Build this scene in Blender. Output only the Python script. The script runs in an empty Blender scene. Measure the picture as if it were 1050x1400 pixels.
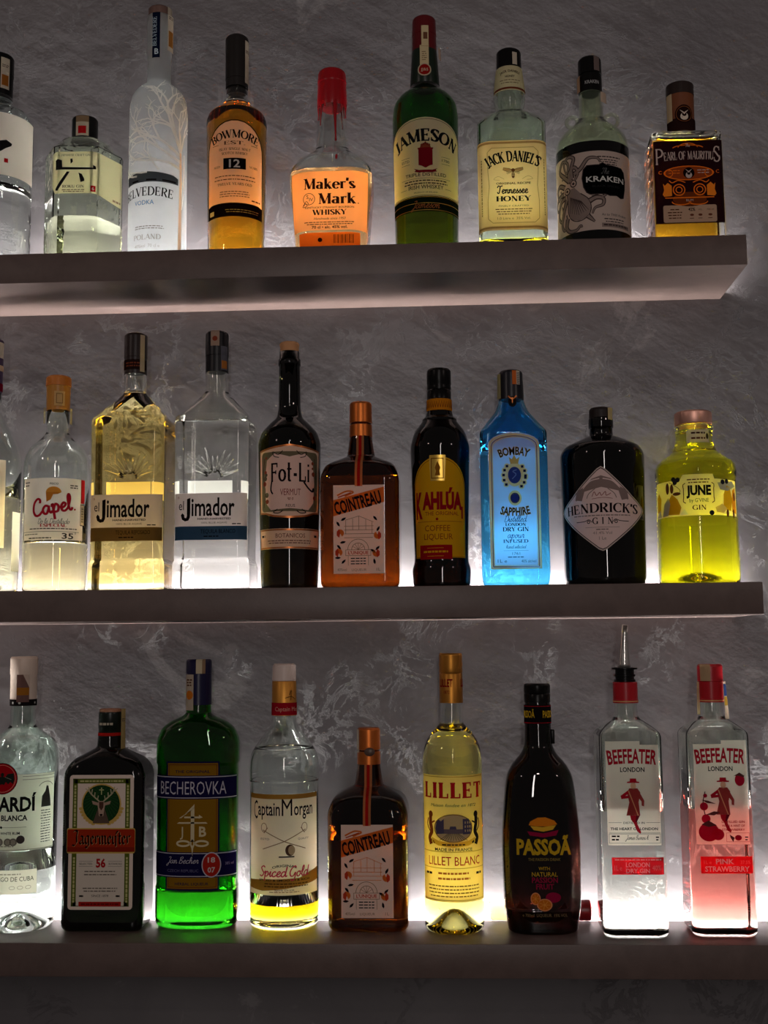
import bpy, bmesh, math, random
from mathutils import Vector, Matrix
from mathutils.geometry import tessellate_polygon

# ------------------------------------------------------------------ camera, world, lamps
SC = bpy.context.scene
COL = SC.collection
CAMZ = 1.35                                  # camera height above the floor
SHELF_Z = [CAMZ + .5174505, CAMZ + .0736892, CAMZ - .3598361]   # tops of the three shelves
SHELF_D, SHELF_T = .150, .040

cam_d = bpy.data.cameras.new('camera')
cam = bpy.data.objects.new('camera', cam_d)
COL.objects.link(cam)
R_ = Vector((0.99859011, 0.05218972, -0.00969699))
U_ = Vector((0.01553538, -0.11265419, 0.9935128))
F_ = Vector((-0.05075875, 0.9922627, 0.11330615))
cam.matrix_world = Matrix(((R_.x, U_.x, -F_.x, 0), (R_.y, U_.y, -F_.y, -1.6178018),
                           (R_.z, U_.z, -F_.z, CAMZ), (0, 0, 0, 1)))
cam_d.sensor_fit = 'VERTICAL'
cam_d.sensor_height = 36.0
cam_d.lens = 36.0 * 1600.4 / 1400.0
cam_d.clip_start = .05
SC.camera = cam

SC.view_settings.view_transform = 'Standard'
SC.view_settings.look = 'None'
SC.view_settings.gamma = 1
SC.view_settings.use_curve_mapping = False
SC.view_settings.exposure = 0.0
cy = SC.cycles
cy.max_bounces = 20
cy.transmission_bounces = 18
cy.transparent_max_bounces = 24
cy.diffuse_bounces = 4
cy.glossy_bounces = 6
cy.volume_bounces = 0
cy.sample_clamp_indirect = 60.0
cy.blur_glossy = .3
cy.caustics_reflective = False
cy.caustics_refractive = True
cy.use_denoising = True

LED_L = 520.0                                # radiance of the shelf strips
world = bpy.data.worlds.new('bar_gloom')
SC.world = world
world.use_nodes = True
bg = world.node_tree.nodes['Background']
bg.inputs[0].default_value = (1.0, .85, .80, 1)
bg.inputs[1].default_value = .070

def lamp(name, loc, power, color, radius):
    d = bpy.data.lights.new(name, 'POINT')
    d.energy = power
    d.color = color
    d.shadow_soft_size = radius
    o = bpy.data.objects.new(name, d)
    o.location = loc
    COL.objects.link(o)
    return o

# bar room lamps behind and beside the camera
lamp('pendant_lamp', (-1.75, -1.75, 2.45), 7.0, (1, .80, .72), .05)
lamp('pendant_lamp', (1.70, -1.70, 2.25), 7.0, (1, .80, .72), .05)
lamp('pendant_lamp', (.25, -2.9, 2.5), 6.0, (1, .84, .78), .05)

# tall narrow strip lamp on the far side of the room, mirrored in the dark bottles
d = bpy.data.lights.new('strip_lamp', 'AREA')
d.shape = 'RECTANGLE'
d.size, d.size_y = .07, 1.3
d.energy = 9.0
d.color = (1, .92, .88)
o = bpy.data.objects.new('strip_lamp', d)
o.location = (.12, -3.1, 1.75)
o.rotation_euler = (math.radians(90), 0, 0)
COL.objects.link(o)

# ------------------------------------------------------------------ materials
MATS = {}

def new_mat(name):
    m = bpy.data.materials.new(name)
    m.use_nodes = True
    nt = m.node_tree
    nt.nodes.clear()
    out = nt.nodes.new('ShaderNodeOutputMaterial')
    return m, nt, out

def rgba(c):
    return (c[0], c[1], c[2], 1)

def srgb(r, g, b):
    f = lambda v: (v / 255 / 12.92) if v <= 10 else ((v / 255 + .055) / 1.055) ** 2.4
    return (f(r), f(g), f(b))

def cached(fn):
    def w(*a, **k):
        key = (fn.__name__,) + a + tuple(sorted(k.items()))
        if key not in MATS:
            MATS[key] = fn(*a, **k)
        return MATS[key]
    return w

@cached
def glass(tint=(.97, .985, .975), rough=0.0, bump=0, bscale=60, kind='noise'):
    m, nt, out = new_mat('glass')
    g = nt.nodes.new('ShaderNodeBsdfRefraction')
    g.inputs['Color'].default_value = rgba(tint)
    g.inputs['Roughness'].default_value = rough
    g.inputs['IOR'].default_value = 1.46
    gl = nt.nodes.new('ShaderNodeBsdfGlossy')              # the reflection keeps the colour of the light
    gl.inputs['Roughness'].default_value = rough
    gl.inputs['Color'].default_value = (1, 1, 1, 1)
    fr = nt.nodes.new('ShaderNodeFresnel')
    fr.inputs['IOR'].default_value = 1.46
    mx = nt.nodes.new('ShaderNodeMixShader')
    nt.links.new(fr.outputs[0], mx.inputs[0])
    nt.links.new(g.outputs[0], mx.inputs[1])
    nt.links.new(gl.outputs[0], mx.inputs[2])
    if bump:
        tc = nt.nodes.new('ShaderNodeTexCoord')
        if kind == 'noise':
            n = nt.nodes.new('ShaderNodeTexNoise')
        else:
            n = nt.nodes.new('ShaderNodeTexVoronoi')
        n.inputs['Scale'].default_value = bscale
        nt.links.new(tc.outputs['Object'], n.inputs['Vector'])
        b = nt.nodes.new('ShaderNodeBump')
        b.inputs['Strength'].default_value = bump
        b.inputs['Distance'].default_value = .004
        nt.links.new(n.outputs[0], b.inputs['Height'])
        for q in (g, gl, fr):
            nt.links.new(b.outputs[0], q.inputs['Normal'])
    nt.links.new(mx.outputs[0], out.inputs[0])
    return m

@cached
def liquid(T, L=.08):
    m, nt, out = new_mat('liquid')
    s = [-math.log(max(t, 1e-3)) / L for t in T]
    d = max(max(s), .01)
    v = nt.nodes.new('ShaderNodeVolumeAbsorption')
    v.inputs['Density'].default_value = d
    v.inputs['Color'].default_value = (1 - s[0] / d, 1 - s[1] / d, 1 - s[2] / d, 1)
    nt.links.new(v.outputs[0], out.inputs['Volume'])
    return m

@cached
def paper(c, t=.45, gloss=0.0):
    m, nt, out = new_mat('label_paper')
    d = nt.nodes.new('ShaderNodeBsdfDiffuse')
    d.inputs[0].default_value = rgba(c)
    x = nt.nodes.new('ShaderNodeBsdfTranslucent')
    x.inputs[0].default_value = rgba(c)
    mx = nt.nodes.new('ShaderNodeMixShader')
    mx.inputs[0].default_value = t
    nt.links.new(d.outputs[0], mx.inputs[1])
    nt.links.new(x.outputs[0], mx.inputs[2])
    nt.links.new(mx.outputs[0], out.inputs[0])
    return m

@cached
def plastic(c, rough=.35, spec=.32):
    m, nt, out = new_mat('plastic')
    p = nt.nodes.new('ShaderNodeBsdfPrincipled')
    p.inputs['Base Color'].default_value = rgba(c)
    p.inputs['Roughness'].default_value = rough
    p.inputs['Specular IOR Level'].default_value = spec
    nt.links.new(p.outputs[0], out.inputs[0])
    return m

@cached
def metal(c, rough=.3):
    m, nt, out = new_mat('metal')
    p = nt.nodes.new('ShaderNodeBsdfPrincipled')
    p.inputs['Base Color'].default_value = rgba(c)
    p.inputs['Metallic'].default_value = .85
    p.inputs['Roughness'].default_value = rough
    nt.links.new(p.outputs[0], out.inputs[0])
    return m

@cached
def frosted():
    m, nt, out = new_mat('frosted_glass')
    r = nt.nodes.new('ShaderNodeBsdfRefraction')
    r.inputs['Color'].default_value = (.74, .75, .75, 1)
    r.inputs['Roughness'].default_value = .5
    r.inputs['IOR'].default_value = 1.08
    t = nt.nodes.new('ShaderNodeBsdfTranslucent')
    t.inputs[0].default_value = (.50, .51, .51, 1)
    d = nt.nodes.new('ShaderNodeBsdfDiffuse')
    d.inputs[0].default_value = (.62, .64, .65, 1)
    a = nt.nodes.new('ShaderNodeMixShader')
    a.inputs[0].default_value = .6
    b = nt.nodes.new('ShaderNodeMixShader')
    b.inputs[0].default_value = .22
    nt.links.new(r.outputs[0], a.inputs[1])
    nt.links.new(t.outputs[0], a.inputs[2])
    nt.links.new(a.outputs[0], b.inputs[1])
    nt.links.new(d.outputs[0], b.inputs[2])
    nt.links.new(b.outputs[0], out.inputs[0])
    return m

CLEAR = (.965, .985, .972)
BLACK = plastic((.004, .0035, .0035), .28, .15)
INK = paper((.012, .010, .010), .05)

def P_(r, g, b, t=.45):
    return paper(srgb(r, g, b), t)

# ------------------------------------------------------------------ object helpers
def link(o, parent=None):
    COL.objects.link(o)
    if parent is not None:
        o.parent = parent
    return o

def tag(o, label, cat, group=None):
    o['label'] = label
    o['category'] = cat
    if group:
        o['group'] = group
    return o

def struct(o):
    o['kind'] = 'structure'
    return o

def thing(name, label, cat, loc, rotz=0, group=None):
    o = bpy.data.objects.new(name, None)
    o.empty_display_size = .02
    o.location = loc
    o.rotation_euler = (0, 0, rotz)
    link(o)
    return tag(o, label, cat, group)

def mesh_obj(name, bm, mats, parent=None, smooth=True, sharp=None, wn=False):
    me = bpy.data.meshes.new(name)
    bm.to_mesh(me)
    bm.free()
    for m in (mats if isinstance(mats, (list, tuple)) else [mats]):
        me.materials.append(m)
    if smooth:
        me.polygons.foreach_set('use_smooth', [True] * len(me.polygons))
        if sharp:
            me.set_sharp_from_angle(angle=math.radians(sharp))
    o = bpy.data.objects.new(name, me)
    link(o, parent)
    if wn:
        w = o.modifiers.new('weighted', 'WEIGHTED_NORMAL')
        w.keep_sharp = True
    return o

def box_bm(bm, x0, x1, y0, y1, z0, z1, bev=0):
    r = bmesh.ops.create_cube(bm, size=1)
    for v in r['verts']:
        v.co = Vector(((x0 + x1) / 2 + v.co.x * (x1 - x0), (y0 + y1) / 2 + v.co.y * (y1 - y0),
                       (z0 + z1) / 2 + v.co.z * (z1 - z0)))
    if bev:
        es = list({e for v in r['verts'] for e in v.link_edges})
        bmesh.ops.bevel(bm, geom=es, offset=bev, segments=2, affect='EDGES', profile=.5)

# ------------------------------------------------------------------ lofted bodies (all sizes in cm)
CM = .01
QK = 12

def prof(rows):
    """rows (z,R[,fillet]) or (z,halfwidth,halfdepth,roundness,fillet) -> dense 4-vectors"""
    full = []
    for r in rows:
        if len(r) == 2:
            full.append((r[0], r[1], r[1], 1.0, 0.0))
        elif len(r) == 3:
            full.append((r[0], r[1], r[1], 1.0, r[2]))
        elif len(r) == 4:
            full.append((r[0], r[1], r[2], r[3], 0.0))
        else:
            full.append(r)
    out = []
    n = len(full)
    for i, r in enumerate(full):
        p = Vector(r[:4])
        if r[4] > 0 and 0 < i < n - 1:
            a, b = Vector(full[i - 1][:4]), Vector(full[i + 1][:4])
            la = math.hypot(a[0] - p[0], a[1] - p[1]) or 1
            lb = math.hypot(b[0] - p[0], b[1] - p[1]) or 1
            A = p + (a - p) * min(r[4] / la, .5)
            B = p + (b - p) * min(r[4] / lb, .5)
            for k in range(7):
                t = k / 6
                out.append(A * (1 - t) ** 2 + p * (2 * t * (1 - t)) + B * t * t)
        else:
            out.append(p)
    return out

def at(P, z):
    if z <= P[0][0]:
        return P[0]
    for a, b in zip(P, P[1:]):
        if a[0] <= z <= b[0] and b[0] > a[0]:
            return a.lerp(b, (z - a[0]) / (b[0] - a[0]))
    return P[-1]

def ring_pts(hw, hd, r, shape='rect', K=QK):
    pts = []
    if shape == 'hex':
        K = 6
        for s in range(6):
            for i in range(K):
                t = (i + .5) / K
                a = math.radians(-120 + 60 * s + 60 * (t - .5))      # corner of the hexagon in the middle
                c = (math.cos(a) * hw, math.sin(a) * hw)
                # hexagon with slightly rounded corners
                da = abs(t - .5) * 60
                edge = hw * math.cos(math.radians(30)) / math.cos(math.radians(30 - da))
                edge = min(edge, hw * .975)
                h = (math.cos(a) * edge, math.sin(a) * edge)
                pts.append((h[0] * (1 - r) + c[0] * r, h[1] * (1 - r) + c[1] * r))
        return pts
    rx, ry = r * hw, r * hd
    rho = min(1, r) ** 6
    for q, (sx, sy) in enumerate(((1, -1), (1, 1), (-1, 1), (-1, -1))):
        a0 = -90 + 90 * q
        for i in range(K):
            a = math.radians(a0 + 90 * (i + .5 * rho) / (K - 1 + rho))
            pts.append((sx * (hw - rx) + math.cos(a) * rx, sy * (hd - ry) + math.sin(a) * ry))
    return pts

def add_ring(bm, z, hw, hd, r, shape='rect'):
    return [bm.verts.new((x * CM, y * CM, z * CM)) for x, y in ring_pts(max(hw, .02), max(hd, .02), r, shape)]

def bridge(bm, a, b):
    n = len(a)
    for i in range(n):
        bm.faces.new((a[i], a[(i + 1) % n], b[(i + 1) % n], b[i]))

def fan(bm, ring, z):
    c = bm.verts.new((0, 0, z * CM))
    n = len(ring)
    for i in range(n):
        bm.faces.new((ring[i], ring[(i + 1) % n], c))

def loft_bm(P, shape='rect', punt=None, bm=None, close=True):
    bm = bm or bmesh.new()
    rings = [add_ring(bm, *p, shape) for p in P]
    for a, b in zip(rings, rings[1:]):
        bridge(bm, a, b)
    if punt:
        cap_punt(bm, P, rings[0], punt, shape)
    else:
        fan(bm, rings[0], P[0][0])
    if close:
        fan(bm, rings[-1], P[-1][0])
    return bm, rings

def cap_punt(bm, P, r0, punt, shape):
    s, h = punt
    z, hw, hd, r = P[0]
    prev = r0
    for k in range(1, 7):
        t = k / 7
        rr = add_ring(bm, z + h * math.sin(t * math.pi / 2) ** 1.5, hw * s * (1 - t), hd * s * (1 - t), r, shape)
        bridge(bm, rr, prev)
        prev = rr
    fan(bm, prev, z + h)

def solid(name, rows, mat, parent, sharp=38, shape='rect', wn=False):
    bm, _ = loft_bm(prof(rows), shape)
    bmesh.ops.recalc_face_normals(bm, faces=bm.faces)
    return mesh_obj(name, bm, mat, parent, sharp=sharp, wn=wn)

def tube_bm(bm, pts, r, n=10, closed=False):
    rings = []
    m = len(pts)
    pts = [Vector(p) for p in pts]
    for i, p in enumerate(pts):
        if closed:
            d = pts[(i + 1) % m] - pts[i - 1]
        else:
            d = pts[min(i + 1, m - 1)] - pts[max(i - 1, 0)]
        d.normalize()
        ref = Vector((0, 1, 0)) if abs(d.y) < .9 else Vector((1, 0, 0))
        a = d.cross(ref).normalized()
        b = d.cross(a)
        rr = r[i] if isinstance(r, (list, tuple)) else r
        rings.append([bm.verts.new((p + (a * math.cos(2 * math.pi * k / n) + b * math.sin(2 * math.pi * k / n)) * rr) * CM)
                      for k in range(n)])
    for i in range(m if closed else m - 1):
        bridge(bm, rings[i], rings[(i + 1) % m])
    if not closed:
        bm.faces.new(rings[0])
        bm.faces.new(rings[-1][::-1])
    bmesh.ops.recalc_face_normals(bm, faces=bm.faces)

def body(root, rows, mat, fill=None, liq=None, t=.32, base=.9, shape='rect', punt=None, wn=False, cavity=True, sharp=None):
    """glass shell with an air cavity above the liquid; the liquid itself is a separate part"""
    P = prof(rows)
    bm = bmesh.new()
    rings = [add_ring(bm, *p, shape) for p in P]
    for a, b in zip(rings, rings[1:]):
        bridge(bm, a, b)
    if punt:
        cap_punt(bm, P, rings[0], punt, shape)
    else:
        fan(bm, rings[0], P[0][0])
    ztop = P[-1][0]
    zf = max(fill or 0, base)
    if cavity and zf < ztop - .5:
        q = at(P, zf)
        inner = [Vector((zf, q[1] - t, q[2] - t, q[3]))]
        for p in P:
            if p[0] > zf + .1:
                inner.append(Vector((p[0], p[1] - t, p[2] - t, p[3])))
        ir = [add_ring(bm, *p, shape) for p in inner]
        for a, b in zip(ir, ir[1:]):
            bridge(bm, b, a)
        bridge(bm, rings[-1], ir[-1])
        fan(bm, ir[0], zf)
    else:
        fan(bm, rings[-1], ztop)
    bmesh.ops.recalc_face_normals(bm, faces=bm.faces)
    g = mesh_obj('glass_body', bm, mat, root, wn=wn, sharp=sharp)
    if liq and fill:
        LP = []
        q = at(P, base)
        LP.append(Vector((base, q[1] - t - .25, q[2] - t - .25, q[3])))
        q = at(P, base + .3)
        LP.append(Vector((base + .3, q[1] - t, q[2] - t, q[3])))
        for p in P:
            if base + .35 < p[0] < fill - .1:
                LP.append(Vector((p[0], p[1] - t, p[2] - t, p[3])))
        q = at(P, fill - .03)
        LP.append(Vector((fill - .03, q[1] - t - .02, q[2] - t - .02, q[3])))
        bm, _ = loft_bm(LP, shape)
        bmesh.ops.recalc_face_normals(bm, faces=bm.faces)
        mesh_obj('liquid', bm, liq, root)
    return P

def place(name, label, X, Y, shelf, rot=0, cat='bottle', group=None):
    if rot == 'out':                         # round bottle turned with its label towards the guests in the middle
        rot = math.degrees(math.atan2(-X, 161.8 + Y))
    return thing(name, label, cat, (X * CM, Y * CM, SHELF_Z[shelf]), math.radians(rot), group)
# ------------------------------------------------------------------ printed labels: real sheets wrapped on the glass
def section(P, z, shape):
    p = at(P, z)
    pts = ring_pts(p[1], p[2], p[3], shape, 30)
    n = len(pts)
    best = None
    for i in range(n):
        a, b = pts[i], pts[(i + 1) % n]
        if a[0] <= 0 < b[0] and (a[1] + b[1]) < 0:
            best = i
            break
    i = best or 0
    a, b = pts[i], pts[(i + 1) % n]
    t = (0 - a[0]) / ((b[0] - a[0]) or 1)
    path = [(0.0, a[1] + (b[1] - a[1]) * t)] + [pts[(i + 1 + k) % n] for k in range(n)]
    path.append(path[0])
    s = [0.0]
    for u, v in zip(path, path[1:]):
        s.append(s[-1] + math.hypot(v[0] - u[0], v[1] - u[1]))
    nrm = []
    m = len(path)
    for k in range(m):
        u, v = path[max(k - 1, 0)], path[min(k + 1, m - 1)]
        dx, dy = v[0] - u[0], v[1] - u[1]
        l = math.hypot(dx, dy) or 1
        nrm.append((dy / l, -dx / l))
    return path, s, nrm

def sec_eval(sec, u):
    path, s, nrm = sec
    u = u % s[-1]
    lo, hi = 0, len(s) - 1
    while hi - lo > 1:
        m = (lo + hi) // 2
        if s[m] <= u:
            lo = m
        else:
            hi = m
    t = (u - s[lo]) / ((s[hi] - s[lo]) or 1)
    L = lambda a, b: (a[0] + (b[0] - a[0]) * t, a[1] + (b[1] - a[1]) * t)
    return L(path[lo], path[hi]), L(nrm[lo], nrm[hi])

_TXT = {}

def text2d(s, bold):
    """outline of a word in Blender's own font, cap height 1, left edge at 0"""
    key = (s, bold)
    if key not in _TXT:
        def mk(t):
            c = bpy.data.curves.new('t', 'FONT')
            c.body = t
            c.size = 1
            c.resolution_u = 2
            c.offset = bold
            o = bpy.data.objects.new('t', c)
            me = bpy.data.meshes.new_from_object(o)
            v = [(p.co.x, p.co.y) for p in me.vertices]
            f = [tuple(p.vertices) for p in me.polygons]
            bpy.data.objects.remove(o)
            bpy.data.curves.remove(c)
            bpy.data.meshes.remove(me)
            return v, f
        if '_cap' not in _TXT:
            hv, _ = mk('H')
            _TXT['_cap'] = max(y for _, y in hv)
        k = 1 / _TXT['_cap']
        v, f = mk(s)
        x0 = min(x for x, _ in v) if v else 0
        v = [((x - x0) * k, y * k) for x, y in v]
        _TXT[key] = (v, f)
    return _TXT[key]

# stroke letters with serifs: t thin, T thick straight strokes (x0,y0,x1,y1,serifed ends), c arcs
SERIF = {
 'A': (.80, 't 0.06 0 .40 1 0', 'T .40 1 .74 0 1', 't .19 .33 .60 .33'),
 'B': (.70, 'T .15 0 .15 1 01', 't .15 1 .32 1', 't .15 .52 .34 .52', 't .15 0 .34 0', 'c .32 .76 .24 .24 90 -90', 'c .34 .26 .28 .26 90 -90'),
 'C': (.76, 'c .44 .5 .37 .5 48 312', 't .69 .96 .69 .68'),
 'D': (.82, 'T .15 0 .15 1 01', 't .15 1 .36 1', 't .15 0 .36 0', 'c .36 .5 .38 .5 90 -90'),
 'E': (.68, 'T .15 0 .15 1 01', 't .15 1 .56 1', 't .15 .5 .46 .5', 't .15 0 .60 0', 't .56 1 .56 .76', 't .46 .60 .46 .40', 't .60 0 .60 .26'),
 'F': (.63, 'T .15 0 .15 1 01', 't .15 1 .56 1', 't .15 .5 .46 .5', 't .56 1 .56 .76', 't .46 .60 .46 .40'),
 'G': (.84, 'c .44 .5 .37 .5 48 330', 'T .70 .04 .70 .44 1', 't .69 .96 .69 .68'),
 'H': (.82, 'T .15 0 .15 1 01', 'T .67 0 .67 1 01', 't .15 .5 .67 .5'),
 'I': (.34, 'T .17 0 .17 1 01'),
 'J': (.46, 'T .30 1 .30 .12 0', 'c .13 .12 .17 .20 0 -130'),
 'K': (.78, 'T .15 0 .15 1 01', 't .15 .40 .62 1 1', 'T .32 .58 .67 0 1'),
 'L': (.64, 'T .15 0 .15 1 01', 't .15 0 .58 0', 't .58 0 .58 .30'),
 'M': (1.0, 't .14 0 .17 1 0', 'T .17 1 .49 .04', 't .49 .04 .82 1', 'T .84 1 .84 0 1', 's .12 1', 's .88 1'),
 'N': (.84, 't .15 0 .15 1 01', 'T .15 1 .68 0', 't .68 0 .68 1 1'),
 'O': (.86, 'c .43 .5 .36 .5 0 360'),
 'P': (.66, 'T .15 0 .15 1 01', 't .15 1 .34 1', 't .15 .46 .34 .46', 'c .34 .73 .26 .27 90 -90'),
 'Q': (.86, 'c .43 .5 .36 .5 0 360', 'T .46 .14 .76 -.14'),
 'R': (.76, 'T .15 0 .15 1 01', 't .15 1 .34 1', 't .15 .48 .34 .48', 'c .34 .74 .25 .26 90 -90', 'T .36 .48 .66 0 1'),
 'S': (.62, 'c .31 .75 .21 .25 35 215', 'T .17 .66 .48 .34', 'c .31 .26 .24 .26 35 -145', 't .53 .96 .53 .72', 't .08 .05 .08 .30'),
 'T': (.74, 'T .37 0 .37 1 0', 't .06 1 .68 1', 't .06 1 .06 .74', 't .68 1 .68 .74'),
 'U': (.80, 'T .15 1 .15 .3 0', 'c .41 .3 .26 .3 180 360', 't .67 .3 .67 1 1'),
 'V': (.78, 'T .07 1 .39 0 0', 't .39 0 .71 1 1'),
 'W': (1.1, 'T .07 1 .32 0 0', 't .32 0 .56 .96', 'T .54 1 .80 0', 't .80 0 1.04 1 1'),
 'X': (.76, 'T .10 1 .66 0 01', 't .10 0 .66 1 01'),
 'Y': (.76, 'T .08 1 .38 .46 0', 't .38 .46 .68 1 1', 'T .38 .48 .38 0 1'),
 'Z': (.70, 't .10 1 .60 1', 'T .60 1 .10 0', 't .10 0 .62 0', 't .10 1 .10 .76', 't .62 0 .62 .26'),
 "'": (.20, 'T .11 1 .07 .70'),
 'a': (.60, 'c .26 .21 .17 .20 0 360', 'T .45 .50 .45 0 1', 'c .27 .48 .18 .20 0 150'),
 'e': (.58, 'c .30 .33 .22 .34 0 318', 't .08 .36 .52 .36'),
 'k': (.66, 'T .15 0 .15 1 01', 't .15 .28 .50 .66 1', 'T .28 .40 .54 0 1'),
 'r': (.48, 'T .15 0 .15 .66 01', 'c .33 .44 .18 .22 165 45'),
 's': (.46, 'c .23 .50 .15 .17 35 215', 'T .12 .44 .35 .22', 'c .23 .17 .18 .17 35 -145', 't .38 .66 .38 .48', 't .06 .02 .06 .20'),
 'o': (.58, 'c .29 .33 .22 .33 0 360'),
 't': (.42, 'T .17 1 .17 .1', 'c .27 .12 .10 .12 180 300', 't .04 .66 .36 .66'),
 'i': (.32, 'T .16 0 .16 .66 01', 'T .16 .82 .16 .94'),
 '-': (.36, 'T .06 .36 .30 .36'), '.': (.2, 'T .08 0 .08 .1'), ' ': (.36,),
}
# handwriting: control points on a unit x-height
SCRIPT = {
 'a': (1.05, '.75 .85 .45 1 .1 .6 .15 .1 .45 0 .75 .6 .8 .95 .78 .3 .95 .02 1.15 .25'),
 'c': (.85, '.75 .8 .5 1 .12 .6 .2 .08 .5 0 .9 .3'),
 'd': (1.05, '.75 .85 .45 1 .1 .6 .15 .1 .45 0 .78 .6 .95 2 .82 .4 .95 .02 1.15 .25'),
 'e': (.82, '.08 .35 .5 .55 .68 .85 .45 1.02 .15 .6 .2 .1 .5 0 .88 .3'),
 'h': (1.0, '.05 .25 .5 1.5 .4 2 .2 1.6 .15 0 .3 .7 .6 1 .7 .7 .68 .2 .85 0 1.05 .3'),
 'i': (.55, '.05 .3 .3 1 .25 .2 .4 0 .62 .3', '.36 1.4 .40 1.46'),
 'l': (.55, '.05 .25 .48 1.4 .42 2 .22 1.6 .2 .3 .4 0 .62 .3'),
 'm': (1.4, '.02 .7 .15 .98 .2 0 .25 .6 .5 1 .6 .7 .6 0 .65 .6 .9 1 1.05 .7 1.05 .2 1.2 0 1.42 .3'),
 'n': (.95, '.02 .7 .15 .98 .2 0 .25 .5 .5 1 .68 .75 .66 .2 .8 0 1.0 .3'),
 'o': (.9, '.5 1 .12 .65 .2 .05 .55 .05 .75 .55 .5 1 .65 .85 .95 .9'),
 'p': (.95, '.05 .7 .2 1 .18 -.9', '.2 .3 .5 1 .8 .7 .65 .1 .25 .05'),
 'r': (.75, '.05 .3 .3 1.1 .4 .9 .6 .9 .5 .2 .6 0 .8 .3'),
 's': (.7, '.05 .2 .45 1.05 .42 .8 .62 .3 .38 0 .08 .12', ),
 't': (.6, '.4 1.7 .2 .3 .35 0 .6 .3', '.05 1.1 .6 1.15'),
 'u': (1.0, '.05 .4 .2 1 .15 .2 .4 0 .7 .5 .75 1 .7 .2 .85 0 1.05 .3'),
 'C': (1.15, '1.0 1.45 1.08 1.85 .8 2.05 .3 1.6 .05 .7 .25 .05 .7 0 1.15 .4'),
 'S': (1.05, '1.1 1.75 .75 2.05 .35 1.7 .6 1.15 .95 .6 .6 0 .1 .2'),
 'G': (1.25, '1.1 1.7 .8 2.05 .3 1.6 .05 .8 .25 .1 .7 .1 1.05 .8 1.0 -.5 .6 -.8 .3 -.5'),
 'T': (1.05, '0 1.5 .25 2 .7 1.85 1.3 2.05', '.75 1.9 .55 .8 .4 .1 .1 .05 .0 .4'),
 'J': (1.0, '.3 1.8 .8 2 .9 1.6 .6 0 .3 -.8 0 -.6 .5 .1 1.0 .3'),
 'B': (1.1, '.35 2 .1 0', '.1 1.7 .7 2.1 .9 1.6 .4 1.05 .95 .7 .7 .05 .1 .1'),
 'D': (1.2, '.45 1.9 .2 .1 .8 0 1.2 1 .8 1.9 .1 1.7'),
 'J2': (1,), ' ': (.5,), '.': (.3, '.1 0 .14 .06'),
}
# broad nib blackletter, x-height 1
FRAK = {
 'J': (1.0, '.25 1.5 .6 1.65 .85 1.5 .7 .9 .75 .2 .45 -.2 .1 -.1'), 'ä': (.85, '.15 .8 .35 1 .65 .85 .62 .15 .8 0', '.6 .5 .2 .3 .2 .1 .4 0 .62 .2', '.22 1.3 .28 1.36', '.55 1.3 .61 1.36'),
 'g': (.8, '.6 .9 .35 1 .15 .75 .15 .2 .35 0 .6 .2', '.6 .95 .6 -.2 .4 -.45 .15 -.3'), 'e': (.65, '.2 .45 .5 .65 .35 1 .15 .8 .15 .2 .35 0 .55 .15'),
 'r': (.6, '.15 .95 .2 .1 .1 0', '.2 .8 .4 1 .55 .85'), 'm': (1.2, '.15 .95 .15 .1 .25 0', '.15 .75 .4 1 .55 .85 .55 .1 .65 0', '.55 .75 .8 1 .95 .85 .95 .1 1.1 0'),
 'i': (.4, '.15 .95 .15 .15 .3 0', '.2 1.3 .26 1.36'), 's': (.5, '.05 .95 .2 .9 .2 -.3', '.2 1.1 .3 1.5 .5 1.45'), 't': (.5, '.2 1.35 .2 .15 .38 0', '.05 .95 .45 .95'),
}

def catmull(pts, n=6):
    if len(pts) < 3:
        return pts
    out = []
    q = [pts[0]] + pts + [pts[-1]]
    for i in range(1, len(q) - 2):
        p0, p1, p2, p3 = q[i - 1], q[i], q[i + 1], q[i + 2]
        for k in range(n):
            t = k / n
            out.append(tuple(.5 * (2 * p1[j] + (p2[j] - p0[j]) * t + (2 * p0[j] - 5 * p1[j] + 4 * p2[j] - p3[j]) * t * t
                                   + (3 * p1[j] - p0[j] - 3 * p2[j] + p3[j]) * t ** 3) for j in (0, 1)))
    out.append(pts[-1])
    return out

def ribbon(pts, w, V, F):
    """flat ribbon along 2-D points; w is one width or one per point"""
    n = len(pts)
    b = len(V)
    for i, p in enumerate(pts):
        a, c = pts[max(i - 1, 0)], pts[min(i + 1, n - 1)]
        dx, dy = c[0] - a[0], c[1] - a[1]
        l = math.hypot(dx, dy) or 1
        hw = (w[i] if isinstance(w, list) else w) / 2
        V.append((p[0] - dy / l * hw, p[1] + dx / l * hw))
        V.append((p[0] + dy / l * hw, p[1] - dx / l * hw))
    for i in range(n - 1):
        F.append((b + 2 * i, b + 2 * i + 1, b + 2 * i + 3, b + 2 * i + 2))

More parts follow.
